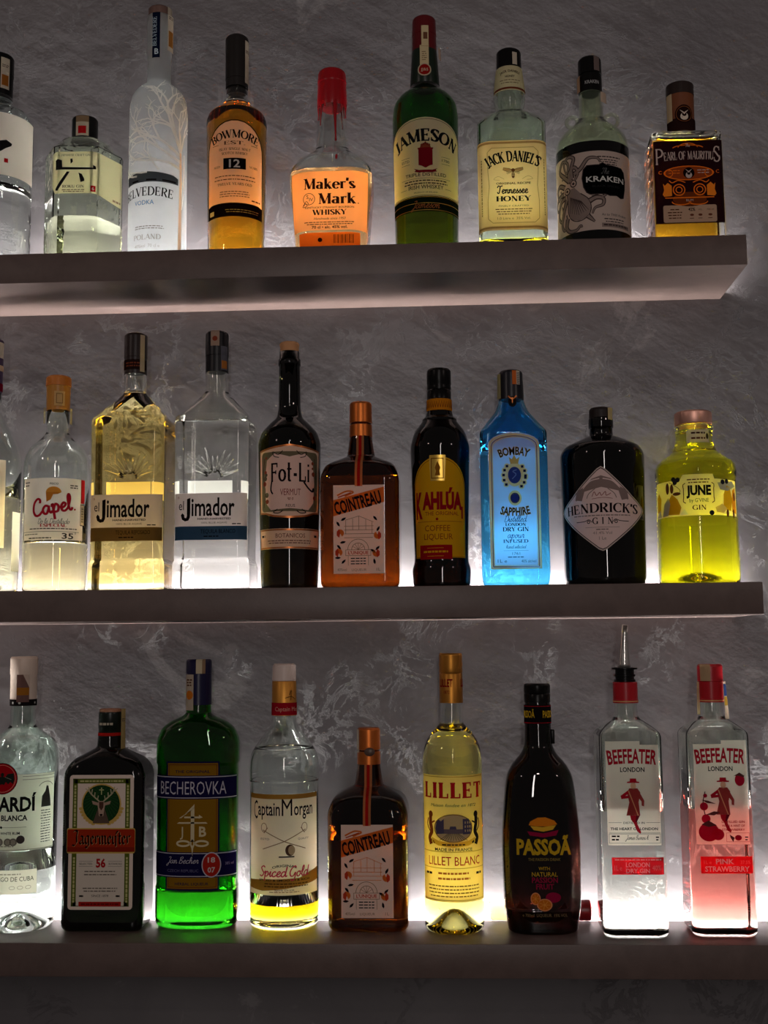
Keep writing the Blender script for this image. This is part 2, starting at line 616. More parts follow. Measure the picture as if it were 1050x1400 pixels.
def serif2d(s, thick=.17, thin=.065, sl=.11, track=.04):
    V, F = [], []
    x = 0
    for ch in s:
        g = SERIF.get(ch) or SERIF.get(ch.upper()) or (.4,)
        for st in g[1:]:
            a = st.split()
            k, f = a[0], [float(v) for v in a[1:5 if a[0] in 'tT' else None]]
            if k == 's':
                ribbon([(x + f[0] - sl, f[1] - thin / 2), (x + f[0] + sl, f[1] - thin / 2)], thin, V, F)
            elif k in 'tT':
                w = thick if k == 'T' else thin
                x0, y0, x1, y1 = f
                if y0 == y1:                       # crossbars sit inside the cap height
                    d = -thin / 2 if y0 >= .95 else (thin / 2 if y0 <= .02 else 0)
                    y0 += d
                    y1 += d
                ribbon([(x + x0, y0), (x + x1, y1)], w, V, F)
                if len(a) > 5:
                    for e in a[5]:
                        px, py = (x0, y0) if e == '0' else (x1, y1)
                        py2 = py + (thin / 2 if py < .3 else -thin / 2)
                        l = sl + (thick - .17) / 2 if k == 'T' else sl * .85
                        ribbon([(x + px - l, py2), (x + px + l, py2)], thin, V, F)
            else:
                cx, cz, rx, rz, a0, a1 = f
                m = max(6, int(abs(a1 - a0) / 15))
                pts, ws = [], []
                for i in range(m + 1):
                    t = math.radians(a0 + (a1 - a0) * i / m)
                    w = thin + (thick * 1.08 - thin) * abs(math.cos(t)) ** 1.3
                    ins = w / 2 if abs(math.cos(t)) < .99 else 0
                    pts.append((x + cx + math.cos(t) * (rx - 0 * ins), cz + math.sin(t) * (rz - thin / 2)))
                    ws.append(w)
                ribbon(pts, ws, V, F)
        x += g[0] + track
    return V, F

def script2d(s, pw=.2, table=None, nib=None):
    table = table or SCRIPT
    V, F = [], []
    x = 0
    for ch in s:
        g = table.get(ch) or table.get(ch.lower()) or (.5,)
        for st in g[1:]:
            f = [float(v) for v in st.split()]
            pts = [(x + f[i], f[i + 1]) for i in range(0, len(f), 2)]
            if nib:
                b = len(V)
                for p in pts:
                    V.append((p[0] - nib[0], p[1] - nib[1]))
                    V.append((p[0] + nib[0], p[1] + nib[1]))
                for i in range(len(pts) - 1):
                    F.append((b + 2 * i, b + 2 * i + 1, b + 2 * i + 3, b + 2 * i + 2))
            else:
                pts = catmull(pts)
                ribbon(pts, pw, V, F)
        x += g[0]
    return V, F

class Label:
    def __init__(s, P, shape='rect', u0=0.0, off=.022):
        s.P, s.shape, s.u0, s.off = P, shape, u0, off
        s.parts = []                               # (verts, faces, material, layer)
    def add(s, V, F, mat, lay):
        s.parts.append((V, F, mat, lay))
    def poly(s, pts, mat, lay=1):
        tri = tessellate_polygon([[Vector((p[0], p[1], 0)) for p in pts]])
        s.add(list(pts), [tuple(t) for t in tri], mat, lay)
    def rect(s, x0, z0, x1, z1, mat, lay=1):
        s.add([(x0, z0), (x1, z0), (x1, z1), (x0, z1)], [(0, 1, 2, 3)], mat, lay)
    def rrect(s, x0, z0, x1, z1, r, mat, lay=1):
        pts = []
        for cx, cz, a0 in ((x1 - r, z0 + r, -90), (x1 - r, z1 - r, 0), (x0 + r, z1 - r, 90), (x0 + r, z0 + r, 180)):
            pts += [(cx + r * math.cos(math.radians(a0 + 22.5 * k)), cz + r * math.sin(math.radians(a0 + 22.5 * k))) for k in range(5)]
        s.poly(pts, mat, lay)
    def frame(s, x0, z0, x1, z1, w, mat, lay=1):
        for a in ((x0, z0, x1, z0 + w), (x0, z1 - w, x1, z1), (x0, z0, x0 + w, z1), (x1 - w, z0, x1, z1)):
            s.rect(*a, mat, lay)
    def disc(s, cx, cz, rx, mat, lay=1, rz=None, n=28, a0=0, a1=360):
        rz = rz or rx
        s.poly([(cx + rx * math.cos(math.radians(a0 + (a1 - a0) * k / n)), cz + rz * math.sin(math.radians(a0 + (a1 - a0) * k / n)))
                for k in range(n if a1 - a0 == 360 else n + 1)], mat, lay)
    def ring(s, cx, cz, rx, w, mat, lay=1, rz=None, a0=0, a1=360, n=28):
        rz = rz or rx
        s.line([(cx + rx * math.cos(math.radians(a0 + (a1 - a0) * k / n)), cz + rz * math.sin(math.radians(a0 + (a1 - a0) * k / n)))
                for k in range(n + 1)], w, mat, lay)
    def line(s, pts, w, mat, lay=1, smooth=False):
        if smooth:
            if isinstance(w, list):
                w = w[0]
            pts = catmull(list(pts))
        V, F = [], []
        ribbon(pts, w, V, F)
        s.add(V, F, mat, lay)
    def mark(s, V, F, cx, cz, h, w, mat, lay, arc, slant, al, rot):
        if not V:
            return
        x0, x1 = min(v[0] for v in V), max(v[0] for v in V)
        kx = (w / (x1 - x0)) if w else h
        W = (x1 - x0) * kx
        sx = -W / 2 if al == 'c' else (0 if al == 'l' else -W)
        out = []
        for x, y in V:
            X = (x - x0) * kx + sx
            Y = y * h
            X += slant * Y
            if arc:
                a = X / arc
                X, Y = (arc + Y) * math.sin(a), -arc + (arc + Y) * math.cos(a)
            if rot:
                c, q = math.cos(math.radians(rot)), math.sin(math.radians(rot))
                X, Y = X * c - Y * q, X * q + Y * c
            out.append((cx + X, cz + Y))
        s.add(out, F, mat, lay)
    def text(s, t, cx, cz, h, w=None, mat=None, lay=2, font='r', arc=None, slant=0, al='c', rot=0, bold=None, **kw):
        """cz is the baseline, h the cap height (x-height for handwriting)"""
        mat = mat or INK
        if font in 'rb':
            V, F = text2d(t, bold if bold is not None else (.022 if font == 'b' else 0))
        elif font == 'serif':
            V, F = serif2d(t, **kw)
        elif font == 'script':
            V, F = script2d(t, **kw)
        else:
            V, F = script2d(t, table=FRAK, nib=(.10, .09))
        s.mark(V, F, cx, cz, h, w, mat, lay, arc, slant, al, rot)
    def micro(s, cx, cz, w, mat, rows=1, h=.11, gap=.26, lay=2, seed=1, al='c'):
        """print too small to read: rows of word-length dashes"""
        rnd = random.Random(seed)
        for r in range(rows):
            ww = w * (1 - .18 * rnd.random())
            x = cx - ww / 2
            z = cz - r * gap
            while x < cx + ww / 2 - .05:
                l = min(rnd.uniform(.18, .6), cx + ww / 2 - x)
                s.rect(x, z, x + l, z + h, mat, lay)
                x += l + .10
    def dashes(s, x, z0, z1, mat, lay=2, w=.16):
        """a column of print too small to read, running up the sheet"""
        rnd = random.Random(int(x * 100))
        z = z0
        while z < z1 - .05:
            l = min(rnd.uniform(.15, .5), z1 - z)
            s.rect(x - w / 2, z, x + w / 2, z + l, mat, lay)
            z += l + .1
    def build(s, name, root, ustep=.35, zstep=None, label=None):
        bm = bmesh.new()
        mats = []
        for V, F, m, lay in s.parts:
            if m not in mats:
                mats.append(m)
            mi = mats.index(m)
            vs = [bm.verts.new((v[0], v[1], lay)) for v in V]
            for f in F:
                if len(set(f)) < 3:
                    continue
                a = 0
                for k in range(len(f)):
                    p, q = V[f[k]], V[f[(k + 1) % len(f)]]
                    a += p[0] * q[1] - p[1] * q[0]
                if abs(a) < 1e-9:
                    continue
                ff = bm.faces.new([vs[i] for i in (f if a > 0 else f[::-1])])
                ff.material_index = mi
        if ustep:
            xs = [v.co.x for v in bm.verts]
            x = math.ceil(min(xs) / ustep) * ustep
            while x < max(xs):
                bmesh.ops.bisect_plane(bm, geom=bm.verts[:] + bm.edges[:] + bm.faces[:], plane_co=(x + 1e-4, 0, 0), plane_no=(1, 0, 0), dist=1e-6)
                x += ustep
        zr = [v.co.y for v in bm.verts]
        for z in sorted({round(p[0], 3) for p in s.P if min(zr) + .02 < p[0] < max(zr) - .02}):
            bmesh.ops.bisect_plane(bm, geom=bm.verts[:] + bm.edges[:] + bm.faces[:], plane_co=(0, z, 0), plane_no=(0, 1, 0), dist=1e-5)
        if zstep:
            zs = [v.co.y for v in bm.verts]
            z = math.ceil(min(zs) / zstep) * zstep
            while z < max(zs):
                bmesh.ops.bisect_plane(bm, geom=bm.verts[:] + bm.edges[:] + bm.faces[:], plane_co=(0, z + 1e-4, 0), plane_no=(0, 1, 0), dist=1e-6)
                z += zstep
        cache = {}
        for v in bm.verts:
            k = round(v.co.y, 3)
            if k not in cache:
                cache[k] = section(s.P, k, s.shape)
            (x, y), (nx, ny) = sec_eval(cache[k], v.co.x + s.u0)
            d = s.off + .006 * v.co.z
            v.co = Vector(((x + nx * d) * CM, (y + ny * d) * CM, v.co.y * CM))
        o = mesh_obj(name, bm, mats, root)
        if label:
            o['label'] = label
        return o

def patch(name, root, P, u0, u1, z0, z1, mat, off=.03, shape='rect', extra=None, label=None, zstep=.5):
    L = Label(P, shape, 0, off)
    L.rect(u0, z0, u1, z1, mat, 0)
    if extra:
        extra(L)
    return L.build(name, root, zstep=zstep, label=label)
# ------------------------------------------------------------------ the setting: plaster wall, shelves, light strips
def noise(nt, scale, detail=6, rough=.55, vec=None, dist=0):
    n = nt.nodes.new('ShaderNodeTexNoise')
    n.inputs['Scale'].default_value = scale
    n.inputs['Detail'].default_value = detail
    n.inputs['Roughness'].default_value = rough
    n.inputs['Distortion'].default_value = dist
    if vec is not None:
        nt.links.new(vec, n.inputs['Vector'])
    return n

def ramp(nt, src, stops):
    r = nt.nodes.new('ShaderNodeValToRGB')
    el = r.color_ramp.elements
    while len(el) < len(stops):
        el.new(.5)
    for e, (p, c) in zip(el, stops):
        e.position = p
        e.color = c if len(c) == 4 else (*c, 1)
    nt.links.new(src, r.inputs[0])
    return r

def mathn(nt, op, a, b):
    m = nt.nodes.new('ShaderNodeMath')
    m.operation = op
    for i, v in enumerate((a, b)):
        if isinstance(v, (int, float)):
            m.inputs[i].default_value = v
        else:
            nt.links.new(v, m.inputs[i])
    return m.outputs[0]

def wall_mat():
    m, nt, out = new_mat('trowelled_plaster')
    tc = nt.nodes.new('ShaderNodeTexCoord')
    P0 = tc.outputs['Object']
    mp = nt.nodes.new('ShaderNodeMapping')                 # diagonal trowel strokes
    mp.inputs['Scale'].default_value = (1, 1, 5)
    mr = nt.nodes.new('ShaderNodeMapping')
    mr.inputs['Rotation'].default_value = (0, math.radians(-33), 0)
    nt.links.new(P0, mr.inputs['Vector'])
    nt.links.new(mr.outputs[0], mp.inputs['Vector'])
    broad = noise(nt, 6, 3, .45, P0, .3)
    stroke = noise(nt, 12, 2, .5, mp.outputs[0], .3)
    fine = noise(nt, 130, 4, .6, P0)
    fbm = noise(nt, 15, 10, .72, P0, .6)
    # thin raised ridges where trowel passes meet
    rid = mathn(nt, 'ABSOLUTE', mathn(nt, 'SUBTRACT', fbm.outputs[0], .5), 0)
    ridge = ramp(nt, rid, [(0, (1, 1, 1)), (.024, (0, 0, 0))])
    mask = ramp(nt, noise(nt, 6, 3, .5, P0).outputs[0], [(.54, (0, 0, 0)), (.64, (1, 1, 1))])
    ridge = mathn(nt, 'MULTIPLY', ridge.outputs[0], mask.outputs[0])
    h = mathn(nt, 'MULTIPLY', stroke.outputs[0], .04)
    h = mathn(nt, 'ADD', h, mathn(nt, 'MULTIPLY', broad.outputs[0], .45))
    h = mathn(nt, 'ADD', h, mathn(nt, 'MULTIPLY', fine.outputs[0], .035))
    h = mathn(nt, 'ADD', h, mathn(nt, 'MULTIPLY', ridge, .40))
    b = nt.nodes.new('ShaderNodeBump')
    b.inputs['Strength'].default_value = .46
    b.inputs['Distance'].default_value = .012
    nt.links.new(h, b.inputs['Height'])
    col = ramp(nt, noise(nt, 4, 6, .6, P0, .5).outputs[0],
               [(.3, srgb(108, 104, 107)), (.55, srgb(118, 114, 116)), (.75, srgb(130, 126, 128))])
    pale = ramp(nt, noise(nt, 7, 9, .68, P0, 1.5).outputs[0], [(.60, (0, 0, 0)), (.66, (1, 1, 1))])
    mx = nt.nodes.new('ShaderNodeMix')
    mx.data_type = 'RGBA'
    nt.links.new(mathn(nt, 'MULTIPLY', pale.outputs[0], .22), mx.inputs[0])
    nt.links.new(col.outputs[0], mx.inputs[6])
    mx.inputs[7].default_value = (*srgb(190, 186, 184), 1)
    p = nt.nodes.new('ShaderNodeBsdfPrincipled')
    p.inputs['Roughness'].default_value = .5
    p.inputs['Specular IOR Level'].default_value = .35
    nt.links.new(mx.outputs[2], p.inputs['Base Color'])
    nt.links.new(b.outputs[0], p.inputs['Normal'])
    nt.links.new(p.outputs[0], out.inputs[0])
    return m

def shelf_mat():
    m, nt, out = new_mat('stone_laminate')
    tc = nt.nodes.new('ShaderNodeTexCoord')
    P0 = tc.outputs['Object']
    c = ramp(nt, noise(nt, 22, 8, .65, P0, .4).outputs[0], [(.3, srgb(90, 75, 71)), (.7, srgb(106, 89, 84))])
    f = noise(nt, 240, 4, .6, P0)
    b = nt.nodes.new('ShaderNodeBump')
    b.inputs['Strength'].default_value = .15
    b.inputs['Distance'].default_value = .001
    nt.links.new(f.outputs[0], b.inputs['Height'])
    p = nt.nodes.new('ShaderNodeBsdfPrincipled')
    p.inputs['Roughness'].default_value = .42
    p.inputs['Specular IOR Level'].default_value = .4
    nt.links.new(c.outputs[0], p.inputs['Base Color'])
    nt.links.new(b.outputs[0], p.inputs['Normal'])
    nt.links.new(p.outputs[0], out.inputs[0])
    return m

bm = bmesh.new()
box_bm(bm, -1.6, 1.6, 0, .15, 0, 2.7)
struct(mesh_obj('wall_back', bm, wall_mat(), smooth=False))
bm = bmesh.new()
box_bm(bm, -2.6, 2.6, -3.4, .15, -.1, 0)
struct(mesh_obj('floor', bm, plastic(srgb(60, 52, 48), .5), smooth=False))

SHM = shelf_mat()
XR = [.3917454, .3922554, 1.0]
SL = ['uppermost floating wall shelf with its pale underside showing, carrying nine bottles',
      'middle floating wall shelf seen edge on at eye level',
      'lowest floating wall shelf, its lit top surface showing in front of the bottles']
led_em = bpy.data.materials.new('led_diffuser')
led_em.use_nodes = True
nt = led_em.node_tree
nt.nodes.clear()
o_ = nt.nodes.new('ShaderNodeOutputMaterial')
e_ = nt.nodes.new('ShaderNodeEmission')
e_.inputs[0].default_value = (1, .975, .945, 1)
e_.inputs[1].default_value = LED_L
nt.links.new(e_.outputs[0], o_.inputs[0])
TROUGH_W, TROUGH_H = .026, .028               # groove for the lights along the back of each shelf
for i in range(3):
    bm = bmesh.new()
    pr = [(-SHELF_D, -SHELF_T), (-SHELF_D, 0), (-TROUGH_W, 0), (-TROUGH_W, -TROUGH_H), (0, -TROUGH_H), (0, -SHELF_T)]
    ends = [[bm.verts.new((x, y, z)) for y, z in pr] for x in (-1.25, XR[i])]
    for k in range(6):
        bm.faces.new((ends[0][k], ends[0][(k + 1) % 6], ends[1][(k + 1) % 6], ends[1][k]))
    bm.faces.new(ends[0][::-1])
    bm.faces.new(ends[1])
    bmesh.ops.recalc_face_normals(bm, faces=bm.faces)
    bmesh.ops.bevel(bm, geom=bm.edges[:], offset=.0010, segments=2, affect='EDGES', profile=.5)
    sh = mesh_obj('wall_shelf', bm, SHM, sharp=40)
    sh.location = (0, 0, SHELF_Z[i])
    tag(sh, SL[i], 'shelf', 'floating wall shelves')
    # light strip along the wall behind the bottles
    x1 = XR[i] - .012 if i < 2 else .9
    st = thing('led_strip', 'thin white light strip along the wall behind the bottles of the %s shelf' % ('top', 'middle', 'bottom')[i],
               'light', (0, 0, SHELF_Z[i] - TROUGH_H), 0, 'shelf light strips')
    bm = bmesh.new()
    box_bm(bm, -1.2, x1, -.0135, -.0025, 0, .0022)
    mesh_obj('aluminium_channel', bm, metal((.7, .7, .7), .4), st, smooth=False)
    bm = bmesh.new()
    n = 5
    vs = []
    NX = 80
    for q in range(NX + 1):
        x = -1.199 + (x1 - .001 + 1.199) * q / NX
        vs.append([bm.verts.new((x, -.008 - .0038 * math.cos(math.pi * k / n), .0022 + .0038 * math.sin(math.pi * k / n))) for k in range(n + 1)])
    for q in range(NX):
        for k in range(n):
            bm.faces.new((vs[q][k], vs[q][k + 1], vs[q + 1][k + 1], vs[q + 1][k]))
    bm.faces.new(vs[0])
    bm.faces.new(vs[-1])
    bmesh.ops.recalc_face_normals(bm, faces=bm.faces)
    mesh_obj('diffuser', bm, led_em, st)
# ------------------------------------------------------------------ top shelf
WHITE = P_(235, 232, 225)
CREAM = P_(238, 214, 170)
RED = P_(190, 20, 24, .2)
GOLD = metal(srgb(200, 160, 70), .35)
TAX = P_(225, 212, 190, .3)

def tax_strip(root, P, u0, u1, z0, z1, off=.05, name='tax_strip', c=TAX, mark=None):
    def ex(L):
        w = u1 - u0
        L.micro((u0 + u1) / 2, z1 - (z1 - z0) * .25, w * .8, P_(120, 100, 90, .2), 2, .12, .25, 1)
        if mark:
            L.rect(u0 + w * .12, z0 + (z1 - z0) * .1, u1 - w * .12, z0 + (z1 - z0) * .45, mark, 1)
    return patch(name, root, P, u0, u1, z0, z1, c, off, extra=ex)

# --- clear bottle cut off by the left edge of the picture
root = place('vodka_bottle', 'clear bottle with black cap at the left end of the top shelf', -62.15, -6.7, 0, 'out')
CG = glass(CLEAR)
P = body(root, [(0, 4.5), (.5, 4.9, .4), (12.3, 4.95, .3), (12.9, 5.03, .3), (22.0, 5.03, .3), (23.0, 4.6, .4), (24.2, 2.8, .4), (24.7, 2.2, .2), (26.5, 1.9)],
         glass((.95, .975, .965), 0, .35, 38, 'voronoi'), 11.8, liquid((.98, .99, .98)))
K = [(25.2, 2.02), (28.9, 2.06), (29.0, 2.12, .1), (31.7, 2.12, .25), (31.9, 1.8)]
solid('cap', K, BLACK, root)
tax_strip(root, prof(K), .3, 1.6, 26.5, 31.0, mark=P_(190, 120, 50))
L = Label(P)
PINKW = P_(240, 222, 208, .6)
L.rect(-6, 12.7, 6.6, 21.6, PINKW, 0)
L.poly([(-3, 17.0), (-.5, 17.2), (1.3, 17.75), (2.1, 17.35), (2.0, 17.0), (1.2, 16.5), (.6, 16.0), (-3, 15.9)], INK)
L.rect(1.05, 14.5, 1.6, 15.1, RED)
L.build('front_label', root)

# --- hexagonal gin bottle
root = place('gin_bottle', 'squat clear hexagonal bottle with a black brush stroke character on cream paper', -49.5, -6.7, 0, 3)
P = body(root, [(0, 5.0, 5.0, 0), (.5, 5.55, 5.5, 0), (16.3, 5.6, 5.6, 0), (18.3, 3.5, 3.5, .15), (18.6, 1.9, 1.9, 1), (19.4, 1.7, 1.7, 1)],
         glass((.955, .985, .93), 0, .22, 55), 6.5, liquid((.93, .97, .78)), shape='hex', t=.4, sharp=25)
K = [(18.9, 1.78), (21.9, 1.8, .1), (22.1, 1.7)]
solid('cap', K, BLACK, root)
KP = prof(K)
patch('tax_strip', root, KP, -.85, .95, 19.1, 22.0, P_(225, 212, 185, .3), .05,
      extra=lambda L: (L.rect(-.5, 19.4, .6, 20.5, RED), L.rect(-.85, 21.1, .95, 22.0, P_(150, 125, 95, .2))))
L = Label(P, 'hex')
LBL = P_(252, 236, 196, .65)
L.poly([(-3.4, 10.6), (-2.75, 9.5), (2.9, 9.5), (8.0, 8.8), (8.0, 15.3), (2.9, 15.4), (-2.75, 15.4), (-3.4, 15.1)], LBL, 0)
k = lambda x, y: ((50 + .1429 * x - 100) / 9.85, 15.43 - (150 + .1429 * y - 208) / 9.66)
for pts in ([(162, 490), (185, 476), (228, 490), (232, 555), (520, 562), (520, 535), (545, 545), (550, 572), (500, 580), (240, 580), (165, 580)],
            [(305, 478), (325, 474), (330, 505), (310, 525)], [(275, 598), (302, 600), (200, 765), (195, 780), (165, 775), (165, 760)],
            [(385, 610), (415, 622), (440, 670), (440, 690), (405, 700)]):
    L.poly([k(*p) for p in pts], INK)
L.text('A JAPANESE CRAFT GIN', -.15, 14.75, .3, 4.4, P_(130, 110, 80, .2), font='serif')
L.text('ROKU GIN', -.2, 10.3, .38, 2.9, P_(95, 75, 60, .2), font='serif')
L.micro(-.15, 9.95, 3.2, P_(140, 110, 85, .2), 2, .12, .24)
L.rect(2.15, 9.75, 2.85, 10.6, RED)
L.text('6', 2.5, 9.95, .45, None, WHITE)
L.micro(6.8, 9.4, 1.6, P_(190, 150, 120, .3), 1, .3)
L.build('front_label', root, .5)

# --- frosted vodka with a bare tree
root = place('vodka_bottle', 'tall frosted glass bottle with a bare tree painted in glowing white', -39.05, -6.7, 0, 'out')
FR = [(0, 3.6), (.4, 4.0, .4), (23.2, 4.0, .6), (24.8, 3.7, .6), (25.9, 2.9, .5), (26.7, 1.9, .3), (27.1, 1.66, .2), (30.6, 1.62, .3), (31.2, 1.72, .2), (36.8, 1.78, .2), (37.0, 1.5)]
bm, _ = loft_bm(prof(FR))
bmesh.ops.recalc_face_normals(bm, faces=bm.faces)
mesh_obj('glass_body', bm, frosted(), root)
P = prof(FR)
solid('cap', [(36.6, 1.62), (38.0, 1.62, .15), (38.15, 1.4)], metal(srgb(150, 120, 110), .4), root)
NAVY = P_(18, 26, 48, .1)
def ex(L):
    L.text('BELVEDERE', -.42, 34.0, .62, 4.3, P_(170, 190, 205, .1), 1, 'serif', rot=90)
    L.text('B', -.42, 30.7, .75, None, P_(210, 225, 235, .1), 1, 'b')
patch('neck_label', root, P, -1.05, .05, 30.2, 37.9, NAVY, .03, extra=ex)
tax_strip(root, [p + Vector((0, .15, .15, 0)) for p in P], 1.15, 2.5, 31.4, 38.0, .05, mark=P_(190, 130, 60))
L = Label(P)
BR = P_(255, 253, 246, .3)  # tree painted white for the light shining through clear lines in the frost
rnd = random.Random(5)
def branch(x, z, a, l, w, d):
    pts, ws = [(x, z)], [w]
    for k in range(4):
        a += rnd.uniform(-.24, .24)
        x += math.cos(a) * l / 4
        z += math.sin(a) * l / 4
        pts.append((x, z))
        ws.append(w * (1 - .12 * (k + 1)))
        if d > 0 and k in (1, 2, 3) and rnd.random() < .95:
            branch(x, z, a + rnd.choice((-1, 1)) * rnd.uniform(.35, .75), l * rnd.uniform(.38, .6), w * .62, d - 1)
    if z > 12.4:
        L.line(pts, [q * 1.7 for q in ws], BR, 2)
L.line([(3.35, 0.5), (3.4, 6), (3.5, 12), (3.4, 16.0)], [.75, .6, .5, .34], P_(248, 214, 176, .6), 2)
L.line([(3.75, 8.0), (4.1, 10), (4.2, 16)], [.2, .22, .2], BR, 2)
for a, l, w, z in ((168, 6.6, .2, 12.6), (160, 7.0, .22, 13.6), (150, 7.2, .24, 14.6), (138, 7.4, .26, 15.4), (122, 7.2, .28, 16), (104, 6.8, .24, 16), (86, 6, .2, 16), (70, 5, .18, 16)):
    branch(3.4, z, math.radians(a), l, w * 1.15, 3)
SMOKE = P_(70, 74, 78, .35)
L.poly([(-5.5, 11.2), (-5.5, 12.5), (-2, 12.7), (2.2, 12.4), (3.0, 12.1), (3.0, 11.2)], SMOKE, 0)
L.rect(-4, 11.35, -2.8, 11.6, INK)
L.rect(-1.6, 11.35, -.2, 11.6, INK)
L.rect(.6, 11.35, 2.6, 11.6, INK)
L.text('BELVEDERE', -1.75, 9.25, 1.25, 7.6, INK, font='serif', arc=30)
L.text('VODKA', -1.95, 8.0, .62, 2.9, P_(60, 120, 170, .2))
L.micro(-1.2, 4.9, 4.2, P_(140, 135, 130, .3), 2, .12, .3)
L.text('POLAND', -1.5, 3.1, .72, 4.0, P_(170, 166, 160, .4), font='serif')
L.text('40%vol  70 cl e', -1.5, 2.0, .45, 3.6, P_(170, 166, 160, .4))
L.build('print_and_tree_glow', root)

# --- amber single malt
root = place('whisky_bottle', 'amber whisky bottle with long black cap and arched cream label numbered 12', -28.0, -6.7, 0, 'out')
P = body(root, [(0, 3.4), (.5, 3.85, .4), (20.9, 4.2, .4), (21.9, 3.85, .4), (22.8, 2.6, .4), (23.2, 1.92, .15), (24.0, 1.86, .2), (24.3, 1.5, .15), (26.4, 1.5)],
         CG, 23.6, liquid((.90, .36, .008)))
K = [(24.9, 1.28), (25.85, 1.3), (25.9, 1.56), (27.1, 1.56), (27.15, 1.6), (33.2, 1.62, .25), (33.5, 1.3)]
solid('cap', K, plastic((.012, .009, .008), .4), root)
tax_strip(root, prof(K), 1.2, 2.3, 26.4, 32.6)
L = Label(P, u0=-.28)
BRN = P_(96, 50, 30, .2)
pts = [(-4.6, 7.6), (4.5, 7.6)] + [(4.5 * math.cos(math.radians(a)), 14.9 + 4.6 * math.sin(math.radians(a))) for a in range(0, 181, 12)]
L.poly(pts, P_(250, 208, 172, .28), 0)
L.line([(x * .985, z) for x, z in pts + pts[:1]], .16, P_(20, 12, 10, .1), 1)
L.poly([(-4.6, 6.0), (4.5, 6.0), (4.5, 7.7), (3.6, 7.9), (-3.6, 7.9), (-4.6, 7.7)], P_(26, 16, 12, .05), 1)
L.micro(1.2, 6.9, 5, GOLD, 2, .08, .3)
L.rect(-4.0, 6.4, -3.1, 7.0, GOLD, 2)
L.text('BOWMORE', 0, 17.0, 1.15, 6.7, P_(40, 24, 20, .1), font='serif', arc=7.5, thick=.2)
L.text('EST. 1779', 0, 16.05, .5, 2.9, BRN, font='serif')
L.line([(-3.4, 16.1), (-2.3, 16.1)], .06, BRN, 2)
L.line([(2.3, 16.1), (3.4, 16.1)], .06, BRN, 2)
L.text('ISLAY SINGLE MALT', 0, 15.25, .36, 4.4, BRN, font='serif')
L.text('SCOTCH WHISKY', 0, 14.65, .36, 3.6, BRN, font='serif')
L.rect(-1.55, 12.6, 1.55, 14.15, P_(18, 12, 12, .05), 2)
L.text('12', 0, 12.85, 1.05, 1.5, WHITE, 3, 'b')
L.text('AGED', -2.6, 12.9, .3, 1.1, BRN, font='serif')
L.text('YEARS', 2.7, 12.9, .3, 1.3, BRN, font='serif')
L.micro(0, 11.6, 6, BRN, 2, .12, .5)
L.text('TWELVE YEARS OLD', 0, 10.35, .36, 4.9, BRN, font='serif')
L.micro(0, 9.4, 4.2, BRN, 3, .1, .32)
L.micro(3.2, 8.3, 1.6, BRN, 1, .2)
L.build('front_label', root)

# --- bourbon with dripping red wax
root = place('bourbon_bottle', 'squarish bourbon bottle sealed with dripping red wax over an orange label', -14.62, -6.7, 0)
P = body(root, [(0, 4.2, 3.9, .55, 0), (.5, 4.75, 4.3, .55, .4), (10.6, 5.6, 4.7, .55, 1.0), (12.9, 5.62, 4.7, .6, .6), (14.4, 4.6, 4.0, .75, .7), (15.4, 3.3, 3.1, .9, .5), (16.3, 2.36, 2.36, 1, .3), (16.8, 2.26, 2.26, 1, .2), (21.5, 1.86, 1.86, 1, 0), (25.5, 1.8, 1.8, 1, 0)],
         CG, 12.2, liquid((.98, .62, .27)), wn=True)
WAX = plastic(srgb(165, 8, 22), .3)
K = [(22.6, 1.98), (23.2, 2.08), (26.0, 1.98, .1), (26.2, 2.02, .1), (27.8, 1.9, .4), (28.1, 1.2)]
solid('wax_cap', K, WAX, root)
KP = [Vector((z, at(P, z)[1], at(P, z)[2], 1)) for z in (15.0, 16.2, 16.6, 18, 20, 21.5, 23.5)]
for u, z0, w in ((.62, 17.0, .42), (-1.7, 19.6, .28), (1.75, 21.6, .3), (-.9, 22.2, .5), (2.9, 21.0, .4), (-2.8, 20.8, .4), (4.4, 20, .4)):
    pts, rr = [], []
    for kk in range(8):
        z = 23.0 - (23.0 - z0) * kk / 7
        R = at(P, z)[1] - .03
        a = u / 2.0
        pts.append((R * math.sin(a), -R * math.cos(a), z))
        rr.append(w * (.75 - .09 * kk if kk < 5 else .3 if kk < 7 else .34))
    bm = bmesh.new()
    tube_bm(bm, pts, rr, 8)
    mesh_obj('wax_drip', bm, WAX, root)
L = Label(P)
L.disc(.95, 13.8, .16, WAX, 1, .45)
OR = P_(250, 186, 134, .5)
DK = P_(50, 16, 12, .1)
L.rect(-5.6, 3.5, 5.5, 11.6, OR, 0)
L.text("Maker's", .05, 9.15, 1.45, 7.0, DK, font='serif', thick=.22)
L.text('Mark', 1.05, 7.1, 1.45, 5.1, DK, font='serif', thick=.22)
L.text('.', 3.9, 7.1, 1.0, None, DK)
L.ring(-2.75, 7.8, .78, .07, DK, 2)
L.text('S', -2.95, 7.85, .5, None, DK)
L.text('IV', -2.45, 7.5, .45, None, DK)
L.line([(-3.5, 6.9), (-3.2, 7.2), (-3.0, 6.9), (-3.3, 6.75), (-3.6, 6.8), (-3.1, 7.5), (-2.8, 7.1)], .07, DK, 2, True)
L.text('KENTUCKY STRAIGHT BOURBON', 0, 6.5, .24, 6.6, DK, bold=.01)
L.text('WHISKY', 0, 5.6, .72, 4.6, DK, font='serif', thick=.22)
L.text('Handmade since 1953', 0, 4.95, .3, 4.2, DK, slant=.3)
L.micro(0, 4.55, 7, DK, 2, .1, .28)
L.text('70 cl \u2022 alc. 45% vol.', 0, 3.75, .36, 4.8, DK, font='b')
L.build('front_label', root, zstep=.8)
